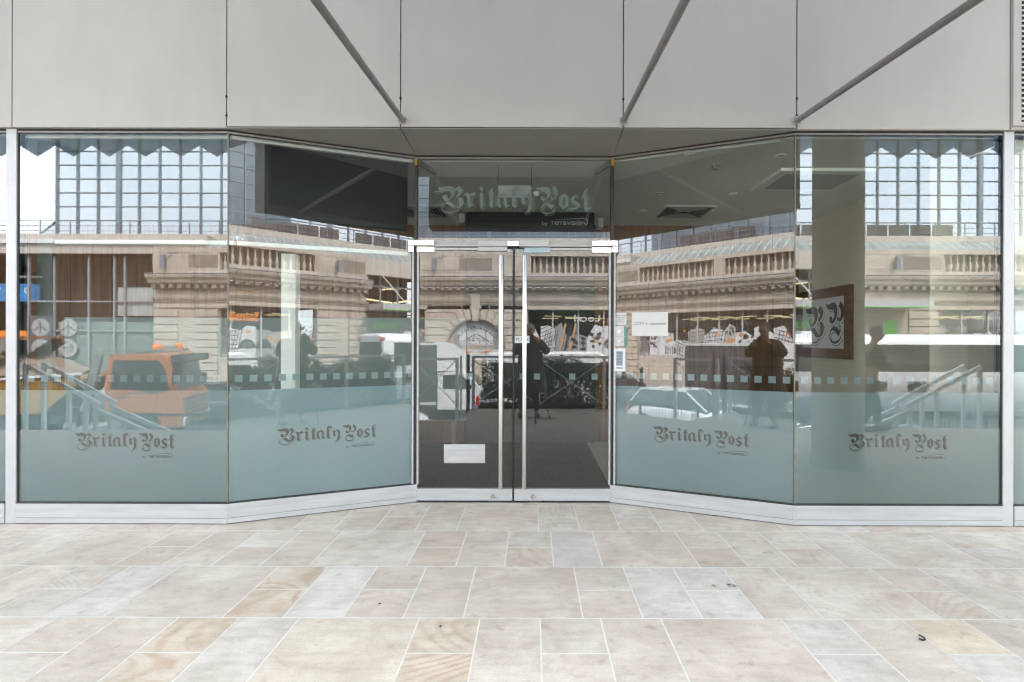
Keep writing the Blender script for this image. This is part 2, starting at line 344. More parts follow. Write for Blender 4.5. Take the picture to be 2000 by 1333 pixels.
def empty(name, label, cat, group=None, loc=(0, 0, 0)):
    o = bpy.data.objects.new(name, None); o.empty_display_size = .2; COL.objects.link(o); o.location = loc
    o['label'] = label; o['category'] = cat
    if group: o['group'] = group
    return o
def tag(o, label, cat, group=None):
    o['label'] = label; o['category'] = cat
    if group: o['group'] = group
    return o
def struct(o, kind='structure'): o['kind'] = kind; return o

def text_geo(s, size=1.0, bold=0.0, spacing=1.0, res=3):
    c = bpy.data.curves.new('t', 'FONT'); c.body = s; c.size = size; c.resolution_u = res; c.offset = bold; c.space_character = spacing
    o = bpy.data.objects.new('t', c); COL.objects.link(o)
    dg = bpy.context.evaluated_depsgraph_get(); dg.update()
    me = bpy.data.meshes.new_from_object(o.evaluated_get(dg))
    vs = [(v.co.x, v.co.y) for v in me.vertices]; fs = [tuple(p.vertices) for p in me.polygons]
    bpy.data.objects.remove(o); bpy.data.curves.remove(c); bpy.data.meshes.remove(me)
    return vs, fs
def put_text(mb, s, m, O, U, V, width=None, height=None, bold=0.0, align='C', spacing=1.0, shear=0):
    """text filling width x height, lower-left (or centre) at O, on axes U,V"""
    vs, fs = text_geo(s, 1.0, bold, spacing)
    xs = [v[0] for v in vs]; ys = [v[1] for v in vs]; x0, x1, y0, y1 = min(xs), max(xs), min(ys), max(ys)
    sx = width / (x1 - x0) if width else None; sy = height / (y1 - y0) if height else None
    if sx is None: sx = sy
    if sy is None: sy = sx
    O, U, V = Vector(O), Vector(U), Vector(V)
    cx = (x0 + x1) / 2 if align == 'C' else x0; cy = (y0 + y1) / 2 if align == 'C' else y0
    mb.add([O + U * ((v[0] - cx) * sx) + V * ((v[1] - cy) * sy) for v in vs], fs, m)

# blackletter lettering traced as polygons on a 2000 x 625 drawing (y down)
BL = {
 'B': [[(52,85),(75,102),(120,98),(165,86),(205,84),(245,98),(268,130),(270,165),(255,205),(225,240),(190,258),(155,262),(125,245),(112,215),(122,195),(150,188),(172,200),(180,222),(172,240),(195,232),(212,205),(215,175),(205,152),(175,145),(130,150),(85,140),(62,115)],
       [(272,120),(310,82),(350,110),(362,137),(355,168),(335,192),(305,215),(285,222),(282,206),(300,185),(308,160),(295,135)],
       [(270,232),(276,232),(278,330),(270,330)], [(287,232),(293,232),(295,330),(287,330)],
       [(296,222),(340,222),(368,248),(376,285),(362,320),(335,345),(297,356),(303,337),(317,300),(316,262),(305,240)],
       [(150,300),(165,285),(195,270),(230,280),(255,310),(290,335),(302,337),(296,356),(260,355),(225,345),(200,320),(175,302)],
       [(165,276),(125,290),(98,318),(92,345),(108,372),(145,392),(205,400),(255,388),(300,362),(302,368),(258,402),(200,410),(140,400),(98,378),(82,345),(90,313),(120,284),(163,271)]],
 'r': [[(375,190),(415,160),(452,187),(490,160),(522,175),(500,212),(472,205),(459,215),(459,318),(500,308),(456,352),(402,322),(412,308),(412,210)]],
 'i': [[(590+26*math.cos(a*.7854),115+24*math.sin(a*.7854)) for a in range(8)], [(550,190),(590,160),(611,185),(611,318),(642,318),(600,352),(558,325),(566,310),(566,210)]],
 't': [[(663,190),(688,165),(690,138),(742,95),(732,130),(735,165),(757,165),(742,190),(735,190),(735,320),(767,318),(715,352),(680,320),(688,308),(688,192)]],
 'a': [[(772,210),(850,155),(906,190),(906,312),(937,316),(896,352),(860,322),(860,212),(843,196),(816,216),(816,298),(840,325),(814,352),(770,315)]],
 'l': [[(960,120),(1000,84),(1040,95),(1060,112),(1050,138),(1026,138),(1009,122),(1009,315),(1046,318),(1000,352),(960,320)]],
 'y': [[(1060,205),(1095,178),(1122,203),(1172,165),(1211,200),(1213,330),(1203,372),(1160,408),(1112,420),(1148,388),(1165,345),(1165,215),(1150,210),(1122,222),(1122,266),(1146,284),(1110,316),(1074,286),(1078,225)]],
 'P': [[(1252,85),(1275,100),(1320,98),(1365,86),(1402,95),(1427,120),(1432,155),(1425,200),(1400,240),(1365,262),(1330,255),(1312,230),(1318,208),(1340,200),(1360,212),(1362,235),(1384,215),(1388,180),(1375,155),(1340,147),(1300,142),(1272,120)],
       [(1448,120),(1478,80),(1515,120),(1531,160),(1520,202),(1495,235),(1462,250),(1450,235),(1472,215),(1482,180),(1472,148)],
       [(1440,200),(1455,225),(1440,250),(1425,225)], [(1437,262),(1442,262),(1442,300),(1437,300)], [(1452,262),(1457,262),(1457,308),(1452,308)],
       [(1325,330),(1340,305),(1370,285),(1412,284),(1448,312),(1482,318),(1448,372),(1428,352),(1400,328),(1365,315)],
       [(1345,322),(1326,350),(1330,380),(1355,402),(1395,410),(1440,400),(1478,372),(1486,378),(1448,415),(1395,430),(1345,418),(1316,388),(1314,350),(1338,318)]],
 'o': [[(1540,220),(1605,168),(1592,215),(1590,300),(1603,327),(1590,366),(1540,315)], [(1605,168),(1657,215),(1657,310),(1590,366),(1603,327),(1614,300),(1612,222),(1593,205)]],
 's': [[(1680,240),(1740,180),(1792,205),(1768,236),(1742,218),(1726,238),(1735,258),(1788,285),(1797,330),(1735,377),(1668,355),(1692,335),(1738,345),(1750,322),(1702,292)]],
 'T': [[(1813,208),(1840,185),(1842,148),(1892,100),(1884,150),(1887,188),(1917,188),(1900,213),(1890,213),(1890,345),(1927,343),(1880,392),(1838,348),(1845,215)]],
}
def blackletter(mb, keys, m, O, U, V, scale, x0=52, y0=430, N=(0, 0, 0), shadow=True, squeeze=1):
    O, U, V, N = Vector(O), Vector(U), Vector(V), Vector(N)
    for k in keys:
        for j, pl in enumerate(BL[k]):
            P = [((x - x0) * scale * squeeze, (y0 - y) * scale) for x, y in pl]
            o = O + N * (0.00012 * (j % 3))
            mb.flat(P, o, U, V, m)
            if shadow:
                n = len(P); A = sum(P[i][0] * P[(i + 1) % n][1] - P[(i + 1) % n][0] * P[i][1] for i in range(n)); sg = 1 if A > 0 else -1
                off = 15 * scale; th = 5.5 * scale
                for i in range(n):
                    a, b = P[i], P[(i + 1) % n]; ex, ey = b[0] - a[0], b[1] - a[1]; l = math.hypot(ex, ey) or 1
                    nx, ny = ey / l * sg, -ex / l * sg
                    if nx * .72 - ny * .69 > .15 and l > 6 * scale:
                        q = [(a[0] + off, a[1] - off * .9), (b[0] + off, b[1] - off * .9)]
                        q += [(q[1][0] + nx * th, q[1][1] + ny * th), (q[0][0] + nx * th, q[0][1] + ny * th)]
                        mb.flat(q, O - N * .0002, U, V, m)
def terravision(mb, m, O, U, V, w):
    """'by Terravision' strap line, w = total width, O = lower-left of 'by'"""
    O, U, V = Vector(O), Vector(U), Vector(V); s = w / 600.0
    put_text(mb, 'by', m, O + U * 36 * s + V * 14 * s, U, V, width=72 * s, height=62 * s)
    x = 105; h = 46
    for ch, ww in (('T', 42), ('e', 42), ('r', 24), ('r', 24), ('a', 42), ('v', 44), ('I', 9), ('s', 40), ('I', 9)):
        put_text(mb, ch, m, O + U * ((x + ww / 2) * s) + V * (h / 2 * s), U, V, width=ww * s, height=h * s, bold=.012); x += ww + 5
    c = (x + 28, h / 2)
    for r0, r1, lo in ((22, 30, 0), (6, 13, 0)):
        for i in range(20):
            a, b = i * math.pi / 10, (i + 1) * math.pi / 10
            mb.flat([((c[0] + r0 * math.cos(a)) * s, (c[1] + r0 * math.sin(a)) * s), ((c[0] + r1 * math.cos(a)) * s, (c[1] + r1 * math.sin(a)) * s), ((c[0] + r1 * math.cos(b)) * s, (c[1] + r1 * math.sin(b)) * s), ((c[0] + r0 * math.cos(b)) * s, (c[1] + r0 * math.sin(b)) * s)], O, U, V, m)
    x += 62
    mb.flat([(x * s, 0), ((x + 9) * s, 0), ((x + 9) * s, h * s), (x * s, h * s)], O, U, V, m)
    mb.flat([((x + 9) * s, (h - 2) * s), ((x + 9) * s, (h - 14) * s), ((x + 58) * s, 0), ((x + 66) * s, 4 * s)], O, U, V, m)
    pts = [(x + 62, 6, 8), (x + 78, 30, 8), (x + 76, 58, 8), (x + 50, 76, 9), (x, 82, 9), (x - 120, 76, 7), (x - 230, 66, 4), (x - 330, 64, 2)]
    for (a0, b0, w0), (a1, b1, w1) in zip(pts, pts[1:]):
        mx, my = b1 - b0, -(a1 - a0); l = math.hypot(mx, my); mx /= l; my /= l
        mb.flat([((a0 - mx * w0 / 2) * s, (b0 - my * w0 / 2) * s), ((a0 + mx * w0 / 2) * s, (b0 + my * w0 / 2) * s), ((a1 + mx * w1 / 2) * s, (b1 + my * w1 / 2) * s), ((a1 - mx * w1 / 2) * s, (b1 - my * w1 / 2) * s)], O, U, V, m)

# ================================================================= GROUND
YN, YF = 4.44, 5.05                      # facade plane, recessed door plane
ROAD = -1.7
mb = MB(); mb.box(-900, 900, -900, 900, ROAD - .5, ROAD, M['asphalt']); struct(mb.build('road'))
mb = MB(); mb.box(-60, 60, -27.5, -21.0, ROAD + .004, ROAD + .13, M['pave']); mb.box(-60, 60, -21.0, -20.85, ROAD + .004, ROAD + .13, M['kerb'])
struct(mb.build('far_pavement'))
mb = MB()
for k in range(-12, 13):
    mb.box(k * 4.5, k * 4.5 + 2, -10.6, -10.5, ROAD + .004, ROAD + .008, M['marking'])
struct(mb.build('road_markings'))
# near pavement between the raised plaza and the kerb
mb = MB(); mb.box(-60, 60, -5.4, -2.6, ROAD + .004, ROAD + .13, M['pave']); struct(mb.build('near_pavement'))

# plaza body (raised terrace), joints sheet and slabs
def plaza_edge(x): return -2.35 if -1.35 < x < 3.05 else (-.02 if x <= -1.35 else -.42)
mb = MB()
for x0, x1, y0 in ((-60, -1.35, -.02), (-1.35, 3.05, -2.35), (3.05, 60, -.42)):
    mb.box(x0, x1, y0, 12, ROAD, -.006, M['kerb'])
struct(mb.build('terrace'))
mb = MB()
for x0, x1, y0 in ((-14, -1.35, -.02), (-1.35, 3.05, -1.55), (3.05, 14, -.42)):
    mb.add([(x0, y0, -.0012), (x1, y0, -.0012), (x1, 5.3, -.0012), (x0, 5.3, -.0012)], [(0, 1, 2, 3)], M['grout'])
struct(mb.build('paving_joints'))
pal = [(.58, .53, .48), (.60, .56, .52), (.57, .52, .46), (.60, .54, .49), (.56, .53, .50), (.61, .57, .53), (.55, .49, .44)]
special = {  # (row, x of slot start rounded, half) -> colour, swirl
}
verts, faces, cols, shifts = [], [], [], []
def slab(x0, x1, y0, y1, col, sw):
    g = .0042; k = len(verts); e = plaza_edge((x0 + x1) / 2)
    if (x0 + x1) / 2 > -1.35 and (x0 + x1) / 2 < 3.05: e = -1.55
    if y1 < e + .1: return
    y0 = max(y0, e)
    for a, b in ((-1.35, 0), (3.05, 0)):
        pass
    verts.extend([(x0 + g, y0 + g, 0), (x1 - g, y0 + g, 0), (x1 - g, y1 - g, 0), (x0 + g, y1 - g, 0)])
    faces.append((k, k + 1, k + 2, k + 3)); cols.append((*col, sw)); shifts.append((rnd.uniform(-40, 40), rnd.uniform(-40, 40), rnd.uniform(-9, 9)))
rows = [(5.60, 4.957, .9), (4.957, 4.287, -.61), (4.287, 3.614, .483), (3.614, 2.952, -.38), (2.952, 2.29, -1.285), (2.29, 1.63, .3), (1.63, .97, -.9), (.97, .31, .1), (.31, -.35, -.5), (-.35, -1.0, .2), (-1.0, -1.6, -.8)]
SP = {(3, -1.39, 2): ((.64, .63, .615), .0), (3, .94, 0): ((.615, .61, .605), 0), (3, -1.71, 0): ((.60, .50, .40), 1), (3, -1.71, 1): ((.60, .52, .43), 1),
      (3, -2.71, 2): ((.61, .605, .60), 0), (3, -3.38, 0): ((.605, .60, .595), 0), (3, -3.38, 1): ((.58, .46, .34), 1), (3, -3.71, 2): ((.605, .60, .595), 0),
      (4, -1.285, 2): ((.64, .58, .49), 0), (4, -.62, 0): ((.62, .52, .42), 1), (4, -.62, 1): ((.62, .55, .45), .7), (4, -1.95, 0): ((.60, .53, .44), 1), (4, -1.95, 1): ((.58, .49, .38), .8),
      (4, 1.38, 0): ((.575, .57, .565), 0), (4, 1.38, 1): ((.56, .555, .55), 0), (4, 2.05, 1): ((.62, .54, .42), 0), (4, 2.05, 0): ((.615, .61, .605), 0),
      (1, -1.61, 0): ((.56, .47, .38), 1), (2, -.85, 1): ((.50, .42, .36), .2), (2, -.85, 0): ((.56, .49, .42), .2), (2, 1.15, 0): ((.50, .43, .37), 0), (2, -2.85, 0): ((.50, .45, .40), .3), (2, -2.85, 1): ((.56, .50, .45), .2)}
for ri, (y1, y0, xs) in enumerate(rows):
    x = xs - 14; pat = [(.664, 'F'), (.334, 'S'), (.334, 'F'), (.334, 'S'), (.334, 'F')]; i = 0
    while x < 13:
        w, kd = pat[i % 5]; i += 1
        if kd == 'F':
            parts = [(y0, y1, 2)]
        else: ym = (y0 + y1) / 2; parts = [(y0, ym, 0), (ym, y1, 1)]
        for a, b, hf in parts:
            c = rnd.choice(pal); f = rnd.uniform(.94, 1.05); c = tuple(q * f for q in c); sw = rnd.choice([0, 0, .12, .25]) if hf == 2 else rnd.choice([0, .2, .55])
            if rnd.random() < .05: c = (.60, .595, .59)
            for (rr, xx, hh), (cc, ss) in SP.items():
                if rr == ri and abs(xx - x) < .05 and hh == hf: c, sw = cc, ss
            c = tuple((q * .62 + k_ * .38 * .565) * .655 * w2 for q, k_, w2 in zip(c, (1.075, 1.0, .915), (1.03, 1.0, .955)))
            for X0, X1 in ([(x, x + w)] if a > 0 or not (x < -1.35 < x + w or x < 3.05 < x + w) else ([(x, -1.35), (-1.35, x + w)] if x < -1.35 else [(x, 3.05), (3.05, x + w)])):
                if X1 - X0 > .02: slab(X0, X1, a, b, c, sw)
        x += w
me = bpy.data.meshes.new('paving_slabs'); me.from_pydata(verts, [], faces); me.materials.append(M['slab'])
a = me.attributes.new('slab', 'FLOAT_COLOR', 'FACE'); b = me.attributes.new('shift', 'FLOAT_VECTOR', 'FACE')
a.data.foreach_set('color', [q for c in cols for q in c]); b.data.foreach_set('vector', [q for c in shifts for q in c])
o = bpy.data.objects.new('paving_slabs', me); COL.objects.link(o); struct(o)
# marks on the paving
mb = MB()
for (px, py, sx, sy) in ((1437, 1069, .05, .025), (1465, 1055, .045, .02), (1396, 1143, .03, .012), (1430, 1143, .02, .02), (1500, 1078, .03, .02)):
    D = 1040 * CZ / (py - 662); X = (px - 1040) / 1040 * D
    for _ in range(9):
        cx, cy = X + rnd.uniform(-sx, sx), D + rnd.uniform(-sy, sy); r = rnd.uniform(.003, .011)
        mb.add([(cx + r * rnd.uniform(.6, 1.8) * math.cos(t), cy + r * rnd.uniform(.5, 1.3) * math.sin(t), .0012) for t in [k * 1.047 for k in range(6)]], [tuple(range(6))], M['stonedark'])
struct(mb.build('paving_stains'), 'stuff')
for k, (px, py, lb) in enumerate(((1800, 1245, 'small curled black scrap lying on the paving at lower right'), (862, 1225, 'tiny dark pebble on the paving below the left door'), (743, 1181, 'tiny dark pebble on the paving left of the doors'))):
    D = 1040 * CZ / (py - 662); X = (px - 1040) / 1040 * D
    mb = MB()
    if k == 0:
        P = [(X + .018 * math.cos(t) - .004, D + .026 * math.sin(t), .006) for t in [R(a) for a in range(-150, 80, 23)]]
        for p, q in zip(P, P[1:]): mb.tube(p, q, .004, M['tyre'], 6)
        tag(mb.build('litter_scrap'), lb, 'litter')
    else:
        mb.lathe([(.001, 0), (.007, .001), (.006, .005), (.001, .007)], (X, D, 0), M['dark'], 7); tag(mb.build('pebble'), lb, 'pebble')

# ================================================================= SHOP BUILDING
shop = empty('shop_building', 'white clad shop front with recessed glass entrance bay under a metal soffit', 'building', loc=(0, YN, 0))
shop.location = (0, 0, 0)
X1L, X1R = -2.540, 2.186     # where the slanted panes leave the facade plane
X2L, X2R = -1.107, .753      # door recess corners
ZS = 3.285                   # soffit
XML0, XML1 = -4.375, -4.292   # left mullion
XMR0, XMR1 = 3.914, 3.998     # right mullion
# upper cladding
seams = [-11.8, -9.9, -8.1, -6.2, -4.302, -2.531, -1.0945, .7438, 2.176, 3.939]
mb = MB(); mb.box(-14, 14, YN + .03, YN + .3, ZS + .012, 9.0, M['gap']); mb.box(-14, 14, YN + .3, 12, 4.0, 9.0, M['clad']); mb.build('core_wall', shop)
for a, b in zip(seams, seams[1:]):
    mb = MB(); mb.box(a + .0045, b - .0045, YN - .045, YN + .03, ZS, 6.2, M['clad']); mb.build('cladding_panel', shop, bevel=.002)
mb = MB(); mb.box(3.939 + .0045, 4.24, YN - .045, YN + .03, ZS, 6.2, M['clad'])
mb.build('cladding_panel', shop, bevel=.002)
# louvre grille at the right edge
mb = MB(); gx0, gx1 = 3.972, 5.4
mb.box(gx0 - .02, gx0 + .045, YN - .06, YN - .046, ZS + .028, 6.2, M['clad']); mb.box(gx0 + .045, gx1, YN - .06, YN - .046, ZS + .028, ZS + .06, M['clad'])
mb.box(gx0 + .045, gx1, YN - .047, YN - .046, ZS + .06, 6.2, M['gap'])
z = ZS + .075
while z < 5.2:
    mb.add([(gx0 + .045, YN - .0475, z + .026), (gx1, YN - .0475, z + .026), (gx1, YN - .062, z), (gx0 + .045, YN - .062, z), (gx0 + .045, YN - .062, z + .014), (gx1, YN - .062, z + .014)], [(0, 1, 2, 3), (3, 2, 5, 4), (0, 4, 5, 1)], M['frame']); z += .0425
mb.build('louvre_grille', shop)
for (px, py) in ((441, 189), (441, 226), (781, 192), (1216, 194), (1555, 193), (1555, 226)):
    X = (px - 1040) / 1040 * (YN - .045); Z = CZ + (662 - py + (px - 1040) * .0028) / 1040 * (YN - .045)
    mb = MB(); mb.lathe([(.0105, .03), (.0105, -.002), (.008, -.004)], (X, YN - .0455, Z), M['gap'], 10, 'Y'); mb.build('drain_hole_plug', shop)  # dark plugs stand in for drain holes, their shade put into the colour
# soffit of the recess, three panels with dark seams
yi = YF + .02
def polyslab(mb, pts, z0, z1, m): mb.prism(pts, (0, 0, z0), (1, 0, 0), (0, 1, 0), (0, 0, 1), z1 - z0, m)
g = .004
for pts in ([(X1L, YN - .045), (-1.0945 - g, YN - .045), (X2L - g, yi), (X2L - .02, yi), (X1L, YN + .03)],
            [(-1.0945 + g, YN - .045), (.7438 - g, YN - .045), (X2R - g, yi), (X2L + g, yi)],
            [(.7438 + g, YN - .045), (X1R, YN - .045), (X1R, YN + .03), (X2R + .02, yi), (X2R + g, yi)]):
    mb = MB(); polyslab(mb, pts, ZS - .004, ZS + .01, M['soffit']); mb.build('soffit_panel', shop)
mb = MB()
def strip(mb, p0, p1, z0, z1, off, th, m, ext=0):
    """a vertical wall strip between plan points p0->p1, pushed 'off' behind the pane line"""
    p0, p1 = Vector((*p0, 0)), Vector((*p1, 0)); d = (p1 - p0).normalized(); n = Vector((-d.y, d.x, 0))
    if n.y < 0: n = -n
    a = p0 + n * off - d * ext; b = p1 + n * off + d * ext
    mb.prism([(a.x, a.y), (b.x, b.y), (b.x + n.x * th, b.y + n.y * th), (a.x + n.x * th, a.y + n.y * th)], (0, 0, z0), (1, 0, 0), (0, 1, 0), (0, 0, 1), z1 - z0, m)
segs = {'outer_left': ((XML1 + .009, YN), (X1L, YN)), 'slant_left': ((X1L, YN), (X2L, YF)), 'slant_right': ((X2R, YF), (X1R, YN)), 'outer_right': ((X1R, YN), (XMR0 - .009, YN)),
        'end_left': ((-9.1, YN), (XML0 - .009, YN)), 'end_right': ((XMR1 + .009, YN), (5.6, YN))}
for k, (a, b) in segs.items():
    mb = MB(); strip(mb, a, b, .168, .178, -.016, .04, M['seal'], .002); mb.build('sill_gasket', shop)
    mb = MB()
    strip(mb, a, b, ZS - .018, ZS - .004, -.012, .05, M['gap'], .003)
    strip(mb, a, b, ZS - .031, ZS - .018, -.010, .04, M['soffit'], .002)
    mb.build('glazing_gasket', shop)
mb = MB()
strip(mb, (X2L, YF), (X2R, YF), ZS - .02, ZS - .004, -.012, .05, M['gap'])
strip(mb, (X2L, YF), (X2R, YF), ZS - .036, ZS - .02, -.010, .04, M['soffit'])
mb.build('glazing_gasket', shop)
# white sills
for k, (a, b) in segs.items():
    mb = MB(); strip(mb, a, b, .007, .168, -.020, .09, M['alu'], .0 if k.startswith('end') else .012); strip(mb, a, b, .05, .0525, -.0212, .002, M['seal'], .0)
    mb.build('sill', shop, bevel=.004)
    mb = MB(); strip(mb, a, b, .0005, .007, -.010, .05, M['gap'], .0); mb.build('base_gap', shop)
# mullions
for a, b in ((XML0, XML1), (XMR0, XMR1)):
    mb = MB(); mb.box(a, b, YN - .018, YN + .08, .003, ZS - .002, M['frame'])
    mb.box(b if a < 0 else a - .009, b + .009 if a < 0 else a, YN - .008, YN + .05, .168, ZS - .03, M['seal'])
    mb.build('mullion', shop, bevel=.003)
mb = MB(); mb.box(XML0 - .009, XML0, YN - .008, YN + .05, .168, ZS - .03, M['seal']); mb.build('mullion_seal', shop)
mb = MB(); mb.box(XMR1, XMR1 + .009, YN - .008, YN + .05, .168, ZS - .03, M['seal']); mb.build('mullion_seal', shop)
def pane(name, p0, p1, z0, z1, th=.012, trim0=.004, trim1=.004, mat_=None):
    p0, p1 = Vector((*p0, 0)), Vector((*p1, 0)); d = (p1 - p0).normalized(); n = Vector((-d.y, d.x, 0))
    if n.y < 0: n = -n
    a, b = p0 + d * trim0, p1 - d * trim1
    vs = [a, b, b + n * th, a + n * th]; vs = [Vector((v.x, v.y, z0)) for v in vs] + [Vector((v.x, v.y, z1)) for v in vs]
    mb = MB(); mb.add(vs, [(0, 1, 5, 4)], mat_ or M['glass']); mb.add(vs, [(2, 3, 7, 6)], M['clear']); mb.add(vs, [(0, 3, 2, 1), (4, 5, 6, 7), (1, 2, 6, 5), (3, 0, 4, 7)], M['gedge'])
    o = mb.build(name, shop, recalc=False); return o, p0, d, n
LZ = 1.108     # top of frosted film
def film(o, p0, d, n, p1, z0, ztop, t0=.004, t1=.004):
    L_ = (Vector((*p1, 0)) - p0).length
    a = p0 + n * .0145
    mb = MB(); mb.flat([(t0, z0), (L_ - t1, z0), (L_ - t1, ztop), (t0, ztop)], a, d, (0, 0, 1), M['film']); return mb.build('frosted_film', o, recalc=False)
def dots(o, p0, d, n, L_, z, first, step=.1107, s=.058):
    x = first
    while x + s < L_ - .01:
        mb = MB(); mb.flat([(x, z), (x + s, z), (x + s, z + s), (x, z + s)], p0 + n * .0145, d, (0, 0, 1), M['film']); x += step
        mb.build('frosted_square', o, recalc=False)
def logo(o, p0, d, n, xs, z, w, m, ws=None):
    """Britaly Post lettering starting xs along the pane, baseline box bottom z, total width w"""
    mb = MB(); sc = w / 1875.0
    a = p0 + n * .0135 + d * xs + Vector((0, 0, z))
    blackletter(mb, 'BritalyPosT', m, a, d, (0, 0, 1), sc, N=-n)
    terravision(mb, m, a + d * (1278 * sc) + Vector((0, 0, (430 - 555) * sc)), d, Vector((0, 0, 1)), 595 * sc)
    return mb.build('lettering', o, recalc=False)
ZT = ZS - .031
for key, lx, first in (('outer_left', .0, .06), ('slant_left', 0, .05), ('slant_right', 0, .03), ('outer_right', 0, .06), ('end_left', 0, .0), ('end_right', 0, .0)):
    p0, p1 = segs[key]
    o, P, d, n = pane('glass_pane', p0, p1, .178, ZT)
    L_ = (Vector((*p1, 0)) - P).length
    o['label'] = {'outer_left': 'left outer pane of the shop front with frosted lower band', 'slant_left': 'left angled pane beside the doors', 'slant_right': 'right angled pane carrying the notices', 'outer_right': 'right outer pane with frosted lower band', 'end_left': 'sliver of pane at the far left edge', 'end_right': 'bluish sliver of pane at the far right edge'}[key]
    film(o, P, d, n, p1, .178, LZ if key != 'end_right' else 1.98)
    if key != 'end_right': dots(o, P, d, n, L_, 1.178, first)
def near_x(px): return (px - 1040) / 1040 * YN
glasspanes = {c['label']: c for c in shop.children if c.name.startswith('glass_pane')}
def seg_logo(key, pxa, pxb, ybase):
    p0, p1 = segs[key]; P = Vector((*p0, 0)); d = (Vector((*p1, 0)) - P).normalized(); n = Vector((-d.y, d.x, 0)); n = n if n.y > 0 else -n
    def hit(px):   # distance along pane where the view ray of column px crosses it
        t = (px - 1040) / 1040.0   # x = t*y
        # P + s d : x = t*y
        s = (t * P.y - P.x) / (d.x - t * d.y); return s
    sa, sb = hit(pxa), hit(pxb); ya = (P + d * sa).y
    z = CZ + (662 + (pxa - 1040) * .0028 - ybase) / 1040 * ya
    o = [c for c in shop.children if c.name.startswith('glass_pane')][list(segs).index(key) if key in ('outer_left',) else {'slant_left': 1, 'slant_right': 2, 'outer_right': 3}[key]]
    logo(o, P, d, n, sa, z, sb - sa, M['letterdark'])
seg_logo('outer_left', 144, 339, 882); seg_logo('slant_left', 541, 736, 873); seg_logo('slant_right', 1275, 1464, 865); seg_logo('outer_right', 1658, 1854, 884)
# silicone joints at pane corners, brass clips, corner posts beside the doors
for x in (X1L, X1R): mb = MB(); mb.box(x - .0045, x + .0045, YN - .004, YN + .012, .178, ZT, M['silicone']); mb.build('silicone_joint', shop)
for sx, x in ((-1, X2L), (1, X2R)):
    mb = MB()
    mb.box(x - .014, x + .014, YF - .012, YF + .05, .10, ZT, M['seal'])
    mb.box(x - sx * .030, x - sx * .0145, YF - .018, YF + .03, .168, 2.40, M['alu'])
    mb.box(x + sx * .0145, x + sx * .030, YF - .032, YF - .012, .178, 2.40, M['alu'])
    mb.build('door_jamb', shop)
    mb = MB(); mb.box(x - .013, x + .013, YF - .017, YF - .0125, ZT - .065, ZT - .002, M['brass']); mb.build('brass_clip', shop)
    mb = MB(); mb.bar((x - sx * .02, YF + .02, ZT - .03), (x - sx * .12, YF + .35, ZT - .02), .02, .05, M['vent']); mb.build('fin_bracket', shop)
# transom glass over the doors with lettering
o, P, d, n = pane('transom_glass', (X2L + .015, YF), (X2R - .015, YF), 2.425, ZT + .0)
mb = MB(); sc = .004856 / 6.25
a = Vector(((853.3 - 1040) / 1040 * YF, YF + .0135, CZ + (662 - 419) / 1040 * YF))
blackletter(mb, 'BritalyPosT', M['letterwhite'], a, (1, 0, 0), (0, 0, 1), sc, N=(0, -1, 0))
terravision(mb, M['letterwhite'], Vector(((1058 - 1040) / 1040 * YF, YF + .0135, CZ + (662 - 439) / 1040 * YF)), (1, 0, 0), (0, 0, 1), 595 * sc)
mb.build('lettering', o, recalc=False)
# header rail and patch fittings
def fx(px): return (px - 1040) / 1040 * YF
def fz(py): return CZ + (662 - py) / 1040 * YF
for a, b in ((849, 934), (1072, 1156)): mb = MB(); mb.box(fx(a), fx(b), YF - .02, YF + .03, fz(483.5), fz(472), M['vent']); mb.box(fx(a), fx(b), YF - .032, YF - .0202, fz(482.5), fz(479.5), M['frame']); mb.build('header_rail', shop)
for a, b, c, d_, mm in ((799, 849, 471, 482.5, 'steel'), (1155, 1205, 471.5, 482.5, 'steel'), (934, 991, 472.5, 483, 'frame'), (1014, 1072, 471, 483.5, 'frame')):
    mb = MB(); mb.box(fx(a), fx(b), YF - .05, YF + .05, fz(d_), fz(c), M[mm])
    if mm == 'steel': mb.box(fx(a) if a < 1000 else fx(b) - .052, fx(a) + .052 if a < 1000 else fx(b), YF - .05, YF + .05, fz(495), fz(d_) - .001, M['steel'])
    mb.build('patch_fitting', shop, bevel=.004)
mb = MB(); mb.box(fx(991.5), fx(1013.5), YF - .046, YF + .05, fz(483), fz(472.5), M['steel']); mb.build('patch_fitting', shop, bevel=.003)
